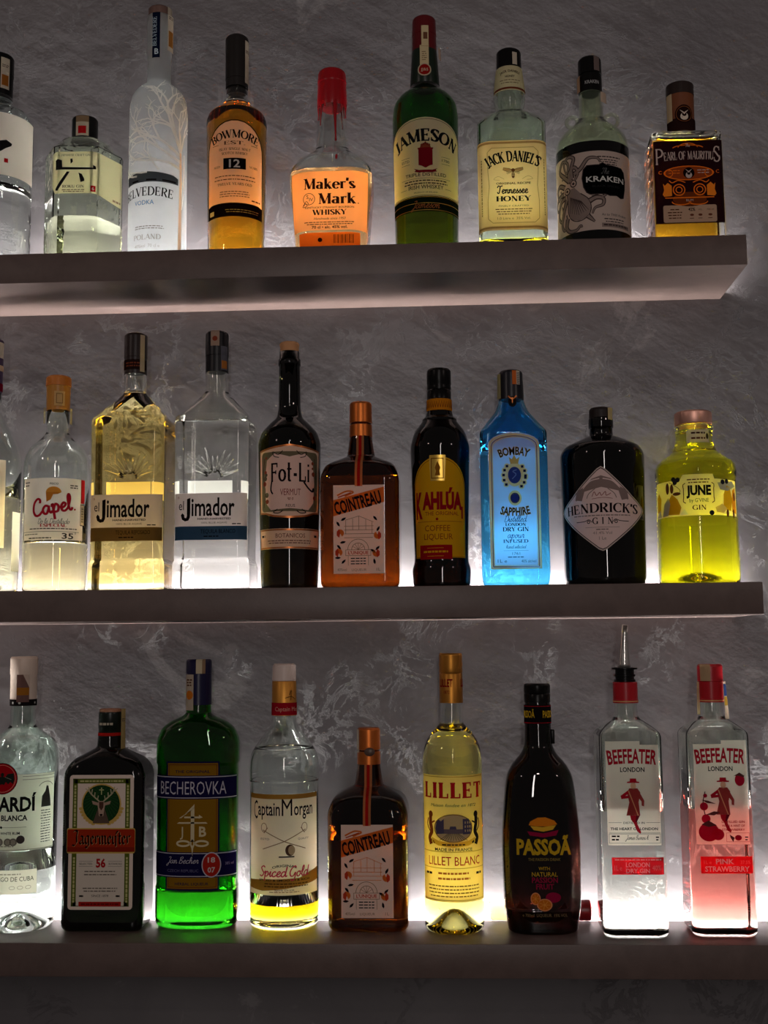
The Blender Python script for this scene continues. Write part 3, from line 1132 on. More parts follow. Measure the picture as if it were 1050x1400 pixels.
L = Label(P)
L.rect(-4.3, 1.1, 4.2, 3.2, P_(236, 120, 40, .6), 0)
L.disc(-1.3, 2.2, .3, DK, 1)
for i in range(16):
    L.rect(.55 + i * .17, 1.7, .55 + i * .17 + (.05 if i % 3 else .1), 2.9, DK, 1)
L.build('barcode_label', root, zstep=.8)

# --- green irish whiskey
root = place('whiskey_bottle', 'tall green whiskey bottle with dark red cap and arched cream label on the top shelf', -1.67, -6.7, 0)
P = body(root, [(0, 3.9), (.5, 4.3, .4), (20.6, 4.56, .6), (22.4, 4.35, .6), (23.5, 3.6, .6), (24.4, 2.5, .5), (25.2, 1.95, .4), (33.8, 1.55), (34.6, 1.5)],
         glass((.24, .56, .20)), 16.5, liquid((.95, .26, .03)))
K = [(30.2, 1.72), (32.6, 1.66), (32.65, 1.7), (35.0, 1.62, .25), (35.25, 1.3)]
solid('cap', K, plastic(srgb(98, 10, 18), .35), root)
solid('neck_sleeve', [(25.2, 2.0), (25.3, 2.04), (30.3, 1.74), (30.35, 1.6)], plastic((.006, .016, .008), .3), root)
SP = prof([(25, 2.1), (30.3, 1.76), (35, 1.72)])
def ex(L):
    L.disc(0, 26.9, .95, P_(208, 190, 160, .2), 1)
    L.disc(0, 26.9, .78, P_(150, 28, 24, .1), 2)
    L.text('JJ&S', 0, 26.7, .4, 1.0, P_(220, 200, 170, .1), 3)
    L.micro(0, 29.5, .7, P_(130, 100, 70, .1), 5, .1, .3, 1)
patch('neck_label', root, SP, -.62, .62, 27.2, 30.6, P_(225, 205, 160, .2), .03, extra=ex)
patch('tax_strip', root, SP, -.35, .6, 30.4, 33.4, P_(225, 205, 160, .2), .1, extra=lambda L: L.rect(-.1, 31.4, .45, 32.4, P_(120, 80, 60, .2)))
patch('tax_strip', root, [p + Vector((0, .45, .45, 0)) for p in SP], 2.2, 3.0, 28.6, 30.4, P_(235, 205, 185, .4), .1)
L = Label(P)
pts = [(-6.1, 7.9), (6.1, 7.9), (6.1, 15.6)] + [(6.1 * math.cos(math.radians(a)), 15.6 + 3.25 * math.sin(math.radians(a))) for a in range(10, 171, 10)] + [(-6.1, 15.6)]
L.poly(pts, P_(252, 230, 186, .5), 0)
L.line([(x * .98, 8.0 + (z - 7.9) * .97) for x, z in pts], .07, P_(90, 60, 30, .1), 1)
L.rect(-6.1, 5.8, 6.1, 7.9, P_(14, 24, 12, .05), 0)
for z in (5.95, 6.9, 7.75):
    L.rect(-6.1, z, 6.1, z + .05, GOLD, 1)
L.text('JAMESON', 0, 15.5, 1.75, 9.3, P_(22, 22, 26, .05), font='serif', arc=9.5, thick=.23, thin=.10)
MAR = P_(120, 18, 30, .15)
L.poly([(-1.05, 14.6), (-1.05, 14.45), (-.95, 14.35), (-.95, 12.2), (-.5, 12.05), (-.1, 11.8), (.1, 11.8), (.5, 12.05), (.95, 12.2), (.95, 14.35), (1.05, 14.45), (1.05, 14.6)], MAR, 2)
for a in range(5):
    L.disc(-.5 + a * .25, 14.95 + .12 * (2 - abs(a - 2)), .16, P_(110, 40, 30, .15), 2)
L.poly([(-.75, 14.6), (-.5, 15.2), (-.3, 14.9), (0, 15.5), (.3, 14.9), (.5, 15.2), (.75, 14.6)], P_(130, 60, 40, .15), 2)
L.poly([(-1.6, 11.75), (-1.35, 11.5), (-1.55, 11.3), (-.9, 11.15), (.9, 11.15), (1.55, 11.3), (1.35, 11.5), (1.6, 11.75), (.9, 11.5), (-.9, 11.5)], MAR, 2)
DB = P_(70, 50, 40, .1)
for s, t in ((-1, 'ESTD'), (1, '1780')):
    L.text(t, s * 2.9, 12.75, .36, 1.25, DB)
    for z in (13.4, 12.45):
        L.line([(s * 2.2, z), (s * 3.6, z)], .04, DB, 2)
L.text('TRIPLE DISTILLED', 0, 10.65, .46, 5.8, DB, bold=.012)
L.line([(-3.6, 10.35), (3.6, 10.35)], .04, DB, 2)
L.micro(0, 9.95, 6.2, DB, 2, .16, .38)
L.text('IRISH WHISKEY', 0, 8.9, .52, 4.9, DB, bold=.012)
L.line([(-3.8, 9.0), (-2.7, 9.0)], .04, DB, 2)
L.line([(2.7, 9.0), (3.8, 9.0)], .04, DB, 2)
L.text('PRODUCT OF IRELAND', 0, 8.3, .18, 3.2, DB)
L.text('Jameson', -.1, 6.25, .5, 3.9, P_(150, 90, 50, .1), font='script', slant=.3, pw=.16)
L.build('front_label', root, zstep=2)

# --- honey whiskey
root = place('whiskey_bottle', 'almost empty square clear bottle with bee label and a little yellow liquor left', 9.98, -7.0, 0)
P = body(root, [(0, 4.0, 3.5, .45, 0), (.5, 4.55, 3.9, .42, .4), (18.5, 4.6, 3.95, .42, .3), (19.8, 3.4, 3.1, .6, .5), (20.4, 2.2, 2.2, 1, .4), (21.0, 1.8, 1.8, 1, .4), (22.6, 2.16, 2.16, 1, .5), (24.2, 2.1, 2.1, 1, .5), (27.0, 1.75, 1.75, 1, 0), (28.6, 1.6, 1.6, 1, 0)],
         glass((.93, .985, .92)), 2.15, liquid((1.0, .86, .02), .04), t=.45, base=.7, wn=True)
K = [(26.9, 1.74), (29.6, 1.68, .25), (29.85, 1.3)]
solid('cap', K, BLACK, root)
NP = prof([(23.2, 2.18), (24.2, 2.12), (27.0, 1.78), (28, 1.74), (29.5, 1.72)])
def ex(L):
    L.text('JACK DANIELS', 0, 26.0, .34, 2.8, DK, 1, 'b', arc=4)
    L.text('HONEY', 0, 25.2, .3, 1.3, DK, 1, 'b')
    L.micro(0, 24.75, 3.0, P_(120, 90, 60, .2), 2, .1, .4, 1)
    L.rect(-3.1, 23.45, 3.1, 23.75, P_(120, 60, 40, .2), 1)
patch('neck_label', root, NP, -3.1, 3.1, 23.3, 27.0, P_(240, 226, 180, .45), .03, extra=ex)
patch('tax_strip', root, NP, .4, 1.1, 27.2, 29.0, TAX, .03)
L = Label(P)
JB = P_(246, 204, 140, .55)
JD = P_(110, 66, 32, .15)
L.rect(-6.6, 2.9, 6.6, 15.3, JB, 0)
for z in (3.15, 14.85):
    L.rect(-6.6, z, 6.6, z + .28, P_(190, 140, 84, .4), 1)
L.text("JACK DANIEL'S", 0, 12.35, 1.5, 6.9, P_(24, 14, 12, .05), 4, font='serif', arc=6.8, thick=.25, thin=.11, track=.0)
L.line([(-2.8, 14.3), (2.8, 14.3), (3.1, 14.0), (3.4, 13.7), (3.35, 11), (3.2, 9), (3.4, 7), (3.4, 4.5), (3.1, 4.2), (2.8, 3.9), (-2.8, 3.9), (-3.1, 4.2), (-3.4, 4.5), (-3.4, 7), (-3.2, 9), (-3.35, 11), (-3.4, 13.7), (-3.1, 14.0), (-2.8, 14.3)], .09, P_(190, 140, 84, .4), 1)
for s in (-1, 1):
    L.poly([(0, 11.1), (s * .5, 11.35), (s * 1.3, 11.5), (s * 1.35, 11.25), (s * .8, 10.95)], P_(190, 140, 84, .4), 3)
    L.line([(0, 11.1), (s * .5, 11.38), (s * 1.3, 11.5), (s * 1.35, 11.2), (s * .7, 10.9), (0, 11.0)], .06, JD, 4)
    L.line([(s * .2, 10.9), (s * .8, 10.6), (s * .9, 10.75), (s * .2, 11.0)], .05, JD, 4)
    L.line([(s * 1.2, 9.9), (s * 2.0, 10.3), (s * 2.6, 9.9), (s * 1.8, 9.8)], .05, P_(190, 140, 84, .4), 3, True)
L.disc(0, 11.15, .24, JD, 5)
L.disc(0, 10.5, .22, JD, 5, .48)
for z in (10.35, 10.55, 10.75):
    L.rect(-.2, z, .2, z + .07, JB, 6)
L.text('ORIGINAL RECIPE', 0, 9.2, .26, 4.6, JD, 4, bold=.03)
L.text('Tennessee', -.1, 7.95, .52, 4.2, P_(40, 22, 16, .05), 4, 'script', pw=.28)
L.text('HONEY', 0, 6.85, .72, 4.6, P_(40, 22, 16, .05), 4, 'serif', thick=.24)
L.text('FINELY CRAFTED', 0, 6.1, .22, 4.0, JD, 4)
L.micro(0, 5.7, 5, JD, 3, .12, .33, 4)
L.text('1.0 Litre e  35% Vol.', 0, 4.35, .32, 4.4, P_(150, 105, 60, .2), 4)
for s in (-1, 1):
    L.dashes(s * 4.3, 5.0, 12.8, P_(150, 110, 60, .2), 4)
L.build('front_label', root)

# --- black rum with octopus
root = place('rum_bottle', 'clear round bottle of black rum with glass ring handles and octopus engraving', 21.1, -6.7, 0, 'out')
P = body(root, [(0, 4.4), (.5, 4.88, .4), (15.2, 4.95, .6), (16.4, 4.75, .6), (17.5, 4.0, .6), (18.6, 2.7, .6), (19.6, 1.7, .5), (23.4, 1.55), (25.4, 1.5)],
         glass((.90, .94, .84)), 14.8, liquid((.02, .004, .0015), .022))
K = [(23.4, 1.6), (25.6, 1.6), (25.65, 1.48), (26.0, 1.48), (26.05, 1.6), (28.2, 1.58, .25), (28.45, 1.3)]
solid('cap', K, BLACK, root)
KP = prof(K)
patch('tax_strip', root, KP, .6, 1.5, 26.2, 28.3, P_(120, 104, 100, .2), .04)
patch('tax_strip', root, [p + Vector((0, .1, .1, 0)) for p in KP], -2.4, -1.5, 23.4, 25.8, P_(200, 160, 130, .3), .1)
patch('tax_strip', root, [p + Vector((0, .5, .5, 0)) for p in prof([(20, 1.7), (24, 1.6)])], 1.4, 2.6, 21.4, 22.9, P_(225, 200, 180, .4), .1)
L = Label(KP)
L.text('KRAKEN', .3, 24.3, .45, 2.0, P_(170, 170, 170, .1), 1, 'b')
L.build('cap_print', root)
for sx, r, z in ((-1, .75, 19.6), (1, .95, 19.3)):
    bm = bmesh.new()
    tube_bm(bm, [(sx * (2.45 + r * .2) + r * math.cos(2 * math.pi * a / 20), 0, z + r * math.sin(2 * math.pi * a / 20)) for a in range(20)], .28, 8, True)
    mesh_obj('ring_handle', bm, glass((.90, .94, .84)), root)
L = Label(P)
KW = P_(238, 214, 200, .42)
GR = P_(70, 58, 56, .1)
GM = P_(150, 132, 124, .2)
L.rect(-7.6, 2.4, 7.0, 13.2, KW, 0)
L.micro(2.3, 12.3, 3.4, GR, 1, .16)
L.micro(2.2, 11.9, 2.8, GR, 4, .14, .3)
# octopus: mantle, eyes and curling arms
L.poly([(-3.9, 8.4), (-2.6, 8.6), (-1.7, 7.6), (-.6, 6.6), (-.35, 5.2), (-1.0, 4.2), (-2.0, 3.9), (-3.0, 4.2), (-3.6, 5.2), (-3.7, 6.8)], GM, 1)
for i in range(9):
    x = -3.4 + i * .33
    L.line([(x + .1, 4.7 + abs(i - 4) * .12), (x * .55 - 1.35, 7.4 - .1 * i)], [.05, .16], GR, 2)
L.line([(-3.9, 8.4), (-3.7, 6.8), (-3.6, 5.2), (-3.0, 4.2), (-2.0, 3.85), (-1.0, 4.2), (-.35, 5.2), (-.6, 6.6), (-1.7, 7.6)], .13, GR, 2, True)
for cx, cz in ((-3.75, 8.35), (-2.7, 9.15)):
    L.disc(cx, cz, .52, GR, 3)
    L.disc(cx, cz, .36, KW, 4)
    L.disc(cx, cz, .2, GR, 5)
arms = [[(-3.0, 9.4), (-3.4, 10.6), (-2.6, 11.4), (-2.0, 10.6), (-2.5, 9.6), (-3.1, 9.7)],
        [(-3.3, 9.6), (-4.4, 10.6), (-5.3, 11.6), (-4.6, 12.7), (-3.6, 12.2), (-3.7, 11.0), (-4.8, 10.2)],
        [(-2.9, 9.9), (-3.0, 11.3), (-2.6, 12.6), (-3.5, 13.0), (-4.3, 12.2), (-3.9, 10.8)],
        [(-2.6, 10.4), (-1.6, 11.0), (-.6, 12.2), (.6, 12.2), (1.0, 11.6)],
        [(-4.2, 9.0), (-5.4, 9.6), (-6.2, 9.0), (-5.8, 7.8), (-5.0, 8.2), (-5.2, 8.9)],
        [(-4.4, 8.2), (-5.8, 8.0), (-6.8, 7.2), (-6.3, 6.4), (-5.6, 6.9)],
        [(-4.0, 7.6), (-5.2, 7.2), (-5.9, 5.6), (-5.2, 4.6), (-4.6, 5.4), (-4.9, 6.6)],
        [(-3.9, 7.2), (-4.4, 6.0), (-5.0, 4.2), (-4.5, 3.2), (-3.8, 3.9), (-4.0, 5.2)],
        [(-3.8, 4.6), (-4.0, 3.4), (-3.4, 2.7), (-2.4, 2.7), (-1.8, 3.2), (-1.6, 2.9)],
        [(-.5, 6.4), (.4, 6.8), (1.3, 6.6), (1.2, 5.8), (.2, 5.4), (-.2, 4.6)],
        [(-.3, 7.2), (.8, 7.5), (1.6, 7.2), (1.0, 6.8)], [(-.8, 4.4), (-.3, 3.9), (.1, 3.5)]]
for a in arms:
    n = (len(a) - 1) * 6 + 1
    L.line(catmull(a), [.78 - .52 * i / (n - 1) for i in range(n)], GR, 2)
    L.line(catmull(a), [.42 - .3 * i / (n - 1) for i in range(n)], GM, 3)
pl = [(-1.5, 9.6), (-1.3, 10.8), (-.8, 11.3), (.8, 11.3), (1.3, 11.6), (1.8, 11.3), (4.2, 11.1), (4.7, 10.6), (4.9, 9.4), (4.8, 8.2), (4.5, 7.0), (3.9, 6.8), (3.2, 7.1), (2.2, 7.0), (1.6, 7.2), (-.4, 7.2), (-.9, 7.5), (-1.3, 8.3)]
L.poly(pl, P_(60, 52, 52, .1), 5)
L.poly([(1.7 + (x - 1.7) * .96, 9.2 + (z - 9.2) * .95) for x, z in pl], P_(8, 8, 9, .02), 6)
L.text('The', 1.6, 10.0, .4, 1.1, P_(90, 90, 90, .1), 7, 'script', slant=.3)
L.text('KRAKEN', 1.8, 8.95, .72, 5.4, P_(225, 225, 220, .2), 7, bold=.02)
L.text('BLACK SPICED', 1.8, 8.2, .26, 3.8, P_(44, 44, 46, .1), 7)
L.text('As to THIS Kraken', 2.9, 4.3, .32, 3.8, GR, slant=.1)
L.micro(2.9, 3.8, 3.2, GR, 2, .14, .36)
L.rect(1.0, 2.75, 5.4, 3.3, GM, 1)
L.micro(3.2, 2.95, 4, GR, 1, .2)
L.build('front_label', root)

# --- square dark-labelled rum
root = place('rum_bottle', 'square thick glass bottle at the right end of the top shelf, dark ornate label', 33.05, -7.7, 0)
CGT = glass((.975, .985, .97))
P = body(root, [(0, 4.3, 3.3, .10, 0), (.3, 4.62, 3.55, .10, .2), (15.6, 4.55, 3.55, .10, .25), (15.9, 4.2, 3.2, .12, 0), (16.0, 1.9, 1.9, 1, 0), (17.6, 1.8, 1.8, 1, 0)],
         CGT, 14.9, liquid((1.0, .50, .02), .06), t=.6, base=1.5, wn=True)
WOOD = plastic(srgb(120, 66, 36), .5)
solid('stopper', [(17.0, 1.8), (22.0, 1.82)], WOOD, root)
K = [(22.0, 1.86), (23.6, 1.86, .15), (23.75, 1.5)]
solid('cap_lid', K, plastic(srgb(40, 26, 22), .4), root)
NP = prof([(16.2, 1.86), (22.2, 1.86)])
def ex(L):
    L.disc(.1, 18.9, 1.25, P_(38, 20, 18, .05), 1, 1.3)
    L.ring(.1, 18.9, 1.05, .06, P_(150, 90, 50, .1), 2)
    L.disc(.1, 18.55, .52, P_(235, 220, 205, .2), 2)
    L.disc(.1, 18.85, .3, P_(38, 20, 18, .05), 3)
    L.poly([(-.5, 19.5), (.1, 19.1), (.7, 19.5), (.1, 18.8)], P_(225, 205, 190, .2), 4)
patch('neck_label', root, NP, -2.9, 2.9, 16.6, 18.4, P_(44, 26, 24, .05), .03, extra=ex)
patch('tax_strip', root, NP, -2.6, -1.5, 18.2, 22.0, P_(225, 200, 160, .3), .06)
L = Label(P)
DKL = P_(40, 17, 22, .12)
AM = P_(255, 124, 34, .1)  # orange brightened in the print to stand in for a backlit glow
OW = P_(238, 216, 206, .4)
L.rect(-4.5, 3.0, 4.5, 14.35, DKL, 0)
L.text('EARL OF MAURITIU', .05, 11.75, 1.15, 6.4, OW, font='serif', thick=.2, track=.02, arc=40)
L.text('P', -3.75, 11.1, 2.2, 1.0, OW, font='serif', arc=None, thick=.12)
L.text('S', 3.75, 11.3, 2.2, .85, OW, font='serif', thick=.12)
L.text('The', 0, 13.5, .22, .6, OW, font='script')
L.ring(0, 13.3, 2.0, .12, AM, 1, .45, 10, 170)
L.ring(0, 13.3, 1.3, .1, AM, 1, .7, 10, 170)
L.disc(0, 9.9, 3.3, AM, 1, 1.0)
L.disc(0, 9.9, 3.1, P_(150, 66, 30, .1), 2, .88)
for s in (-1, 1):
    L.micro(s * 1.9, 10.2, 1.6, OW if s > 0 else AM, 2, .1, .35, 3)
    L.ring(s * 2.6, 9.9, .5, .1, AM, 3)
    L.text('C', s * 3.75, 9.8, .45, None, AM, 1)
    L.ring(s * 1.35, 7.6, .75, .14, AM, 2)
    L.ring(s * 1.35, 7.6, .4, .12, AM, 2)
    L.poly([(s * 2.3, 6.8), (s * 2.3, 8.2), (s * 2.8, 8.6), (s * 3.2, 8.2), (s * 3.4, 8.5), (s * 3.3, 7.6), (s * 3.5, 7.0), (s * 3.3, 6.7)], P_(255, 140, 40, .1), 2)
    L.ring(s * 1.1, 6.0, 1.2, .14, AM, 2, .45, 180, 360)
    L.line([(s * .5, 8.6), (s * 1.4, 8.9), (s * 2.2, 8.6), (s * 2.6, 8.9)], .12, AM, 2, True)
L.disc(0, 9.9, .75, P_(20, 10, 12, .05), 3)
L.disc(0, 9.6, .42, OW, 4)
L.disc(0, 9.85, .22, P_(20, 10, 12, .05), 5)
L.poly([(-.45, 10.45), (0, 10.15), (.45, 10.45), (0, 9.9)], OW, 6)
L.rect(-3.2, 6.45, 3.2, 6.6, AM, 2)
L.disc(0, 6.3, 2.2, P_(150, 70, 30, .5), 1, 1.0)
L.text('RUM', 0, 6.0, .32, .9, OW, 3)
L.rrect(-3.5, 3.15, 3.45, 5.5, .25, P_(238, 196, 164, .45), 1)
L.micro(-2.0, 4.85, 1.2, BRN, 1, .14)
L.micro(-2.0, 4.45, 1.9, BRN, 3, .14, .38)
L.text('42%', .2, 4.7, .42, .9, P_(50, 26, 20, .1), font='b')
L.text('VOL', 1.3, 4.75, .22, .5, BRN)
L.text('700 ml', 2.6, 4.75, .22, .9, BRN)
for x in (.2, 1.3, 2.6):
    L.disc(x, 4.15, .26, P_(110, 60, 44, .1), 2, .16)
    L.micro(x, 3.65, .6, BRN, 1, .08)
L.build('front_label', root)
# moulded slanted ridges on the left flank
bm = bmesh.new()
for i in range(9):
    z = 1.8 + i * 1.55
    tube_bm(bm, [(-4.57, -2.6, z + 1.2), (-4.60, 0, z + .6), (-4.57, 2.6, z)], .16, 6)
mesh_obj('moulded_ridges', bm, CGT, root)
# ------------------------------------------------------------------ middle shelf
# --- clear bottle cut off by the left edge
root = place('liquor_bottle', 'clear bottle with pale yellow liquor at the left end of the middle shelf', -62.2, -6.7, 1, 'out')
P = body(root, [(0, 4.1), (.5, 4.5, .4), (19.6, 4.6, 1.6), (23.6, 2.4, 1.2), (25.2, 1.7, .5), (30, 1.6)], CG, 13.1, liquid((.97, .93, .62)), punt=(.75, 2.0))
K = [(27.6, 1.75), (28.2, 1.8), (35.0, 1.84, .3), (35.2, 1.5)]
solid('cap', K, plastic(srgb(70, 50, 80), .4), root)
KP = prof(K)
patch('cap_band', root, KP, -2.8, 2.8, 27.8, 28.9, P_(120, 20, 40, .1), .03)
patch('cap_band', root, KP, -2.8, 2.8, 30.6, 31.4, P_(210, 180, 150, .1), .03)
patch('tax_strip', root, KP, .6, 2.4, 32.4, 34.6, TAX, .05)
L = Label(P)
L.rect(-5, 6, 2.55, 17.8, P_(238, 214, 184, .5), 0)
L.build('front_label', root)
L = Label(P)
L.rect(3.9, 3.0, 6.4, 11.0, P_(240, 236, 230, .5), 0)
L.build('back_label', root)

# --- pisco
root = place('pisco_bottle', 'round shouldered clear bottle with orange cap and red handwritten word on the label', -52.45, -6.7, 1, 'out')
P = body(root, [(0, 3.9), (.5, 4.2, .4), (17.2, 4.35, .6), (18.6, 4.15, .6), (19.8, 3.5, .6), (20.9, 2.2, .5), (21.8, 1.5, .3), (27.0, 1.5)], CG, 6.75, liquid((.98, .86, .48)), punt=(.8, .9), t=.25)
OC = plastic(srgb(205, 120, 40), .4)
solid('cap', [(28.3, 1.7), (29.5, 1.68, .15), (29.7, 1.4)], OC, root)
solid('stopper', [(24.4, .85), (25.4, 1.2), (26.9, 1.2)], plastic(srgb(225, 160, 60), .4), root)
solid('neck_sleeve', [(24.9, 1.56), (28.3, 1.6)], plastic(srgb(190, 130, 50), .35), root)
NP = prof([(20, 1.6), (29, 1.62)])
patch('neck_label', root, NP, -.55, .85, 25.4, 27.4, P_(225, 190, 130, .3), .05, extra=lambda L: L.frame(-.3, 25.7, .6, 27.1, .1, P_(150, 110, 60, .2)))
for u in (-2.3, 2.2):
    patch('tax_strip', root, [p + Vector((0, .25, .25, 0)) for p in NP], u - .35, u + .35, 23.0, 25.2, P_(215, 205, 170, .4), .05)
L = Label(P)
CL = P_(240, 226, 214, .5)
CR = P_(176, 26, 40, .15)
GY = P_(70, 60, 54, .1)
L.rect(-5.2, 6.9, 4.0, 15.1, CL, 0)
L.rect(3.55, 11.9, 4.35, 15.1, P_(196, 34, 40, .3), 1)
L.rect(3.5, 8.9, 4.35, 11.8, P_(40, 24, 20, .1), 1)
L.rect(3.58, 9.0, 4.27, 11.7, CL, 2)
for i in range(18):
    L.rect(3.68, 9.4 + i * .115, 4.15, 9.4 + i * .115 + (.04 if i % 3 else .08), GY, 3)
L.disc(-.35, 13.2, 1.0, P_(226, 156, 60, .4), 1, .75, a0=0, a1=180)
L.poly([(-1.35, 13.2), (.65, 13.2), (.2, 12.95), (-.4, 12.9), (-.7, 12.2), (-1.25, 11.9)], P_(206, 130, 44, .4), 1)
L.text('Capel', -.35, 10.5, 1.05, 5.6, CR, 2, 'script', rot=11, pw=.30)
L.disc(2.55, 11.0, .13, CR, 2)
L.text('PISCO', -.3, 14.2, .26, 1.1, GY, bold=.02)
L.text('Doble Destilado', -.3, 9.05, .34, 4.2, GY, 2, 'script', slant=.2, pw=.16)
L.text('ESPECIAL', -.35, 8.6, .40, 3.4, CR, font='serif', thick=.24)
L.micro(-.4, 8.3, 6.8, GY, 1, .13)
L.rect(-5.2, 7.95, 3.3, 8.0, GY)
L.micro(-3.6, 7.6, 2.6, GY, 1, .1)
L.text('35', 1.6, 7.05, .72, 1.6, GY, font='b')
L.text('\u00b0', 2.7, 7.3, .6, None, GY)
L.micro(-2.2, 7.05, 3.4, GY, 1, .16)
L.micro(-4.4, 14.5, 1.0, GY, 2, .16, .4)
L.micro(2.4, 14.1, 1.2, GY, 2, .14, .3)
L.build('front_label', root)

# --- two square tequilas
def tequila(label, X, cap, liq, fill, band, word, sgn):
    root = place('tequila_bottle', label, X, -6.7, 1)
    P = body(root, [(0, 4.9, 4.4, .30, 0), (.4, 5.15, 4.6, .30, .3), (3.5, 5.1, 4.55, .30, .3), (4.2, 4.85, 4.3, .30, .3), (22.6, 4.98, 4.4, .30, .3), (23.2, 4.85, 4.3, .32, .3), (26.3, 2.2, 2.2, 1, .5), (27.0, 1.55, 1.55, 1, .3), (31.6, 1.45, 1.45, 1, 0)],
             glass((.975, .985, .97)), fill, liq, wn=True, base=1.1)
    K = [(29.7, 1.54), (32.0, 1.54), (32.05, 1.58), (35.2, 1.56, .2), (35.4, 1.3)]
    solid('cap', K, cap, root)
    KP = prof(K)
    if sgn < 0:
        patch('tax_strip', root, [p + Vector((0, .06, .06, 0)) for p in KP], 1.0, 1.7, 29.9, 35.0, P_(215, 195, 160, .4), .05)
        patch('cap_band', root, KP, -2.2, 2.2, 30.2, 31.6, P_(40, 26, 24, .1), .02, extra=lambda L: L.micro(0, 31.0, 2.2, P_(120, 60, 40, .1), 2, .2, .4, 1))
    else:
        patch('tax_strip', root, KP, -.6, .6, 33.2, 35.4, P_(190, 160, 140, .3), .04, extra=lambda L: L.disc(0, 34.2, .35, P_(150, 70, 50, .2)))
        patch('tax_strip', root, KP, .8, 1.9, 29.9, 33.2, P_(110, 110, 120, .3), .06, extra=lambda L: L.rect(.9, 30.1, 1.8, 31.2, P_(190, 120, 60, .2)))
    L = Label(P)
    GYL = P_(206, 190, 184, .25)
    D = P_(20, 14, 12, .05)
    L.rect(-4.9, 6.55, 5.1, 12.7, GYL, 0)
    L.rect(-4.9, 6.55, 5.1, 8.35, band, 1)
    L.text('imador', .45, 9.75, 2.3, 5.7, D, 2, bold=.02)
    L.poly([(-3.0, 9.7), (-3.1, 9.45), (-3.3, 9.5), (-3.35, 9.85), (-3.6, 10.1), (-3.8, 9.8), (-3.65, 9.25), (-3.25, 9.0), (-2.8, 9.1), (-2.6, 9.5), (-2.55, 10.2), (-2.55, 12.1), (-3.0, 11.95)], D, 2)
    L.text('el', -3.75, 10.5, 1.2, .7, D, 2, bold=.0)
    L.text('HAND-HARVESTED', .6, 9.2, .24, 4.4, D, 2, bold=.03)
    L.text('100% BLUE AGAVE', .6, 8.68, .24, 3.4, D, 2)
    L.micro(3.6, 8.55, 1.3, D, 1, .14)
    L.text(word, 1.1, 7.42, .52, 4.6, P_(22, 16, 14, .05), 2)
    L.micro(.2, 6.95, 2.0, D, 1, .14)
    L.text('n', -4.15, 12.0, .4, None, P_(120, 40, 40, .1), 2)
    L.build('front_label', root)
    # moulded agave on the face of the glass
    bm = bmesh.new()
    rnd = random.Random(3)
    for a in range(12):
        t = math.radians(20 + a * 12.5)
        l = rnd.uniform(3.0, 4.6)
        tube_bm(bm, [(.6 + math.cos(t) * l * q, -4.34 - .03 * (q < .9), 14.6 + math.sin(t) * l * q) for q in (.25, .5, .75, 1)], [.16, .2, .15, .04], 6)
    mesh_obj('moulded_agave', bm, glass((.975, .985, .97)), root)
    L = Label([p - Vector((0, -.0, -.0, 0)) for p in P], u0=0, off=.01)
    L.rect(-1.9, 12.8, 4.2, 15.2, P_(250, 226, 160, .8) if sgn < 0 else P_(238, 236, 228, .8), 0)
    o = L.build('back_label', root)
    o.rotation_euler.z = math.pi
    return root

tequila('square golden tequila bottle filled up to the neck, label with brown lower band', -41.8, plastic(srgb(34, 20, 18), .35),
        liquid((.94, .76, .30)), 27.3, P_(120, 92, 44, .3), 'TEQUILA REPOSADO', -1)
tequila('square colourless tequila bottle, label with blue lower band, beside the golden one', -30.55, plastic(srgb(16, 16, 22), .35),
        liquid((.97, .98, .96)), 22.4, P_(52, 82, 106, .3), 'TEQUILA BLANCO', 1)

# --- vermouth
root = place('vermouth_bottle', 'dark wine-shaped vermouth bottle closed with a bare cork', -20.6, -6.7, 1, 'out')
P = body(root, [(0, 3.5), (.4, 3.8, .4), (19.8, 4.22, .6), (21.3, 3.75, .6), (22.4, 2.75, .6), (23.3, 1.75, .5), (24.5, 1.5, .4), (30.4, 1.4), (30.5, 1.52), (31.3, 1.52), (31.4, 1.4), (32.4, 1.4)],
         glass((.03, .022, .012)), None, None, cavity=False)
solid('cork', [(32.3, 1.2), (33.5, 1.36, .1), (33.7, 1.2)], plastic(srgb(206, 150, 104), .7), root)
L = Label(P)
VL = P_(248, 206, 190, .15)
COP = metal(srgb(190, 110, 60), .35)
FG = P_(120, 108, 84, .2)
D = P_(34, 22, 26, .05)
out = [(-5.0, 10.0), (-3.6, 9.9), (-2.2, 9.5), (0, 9.3), (2.2, 9.5), (3.6, 9.9), (5.0, 10.0), (5.0, 18.4), (3.6, 18.6), (2.2, 18.8), (0, 19.1), (-2.2, 18.8), (-3.6, 18.6), (-5.0, 18.4)]
L.poly(out, COP, 0)
L.poly([(x * .96, 14.2 + (z - 14.2) * .95) for x, z in out], P_(250, 208, 180, .2), 1)
L.rrect(-4.4, 10.2, 4.4, 18.1, .6, FG, 2)
L.poly([(-3.5, 11.4), (-2.6, 10.4), (0, 10.6), (2.6, 10.4), (3.5, 11.4), (3.7, 14), (3.3, 17.0), (2, 17.9), (0, 17.4), (-2, 17.9), (-3.3, 17.0), (-3.7, 14)], VL, 3)
rnd = random.Random(8)
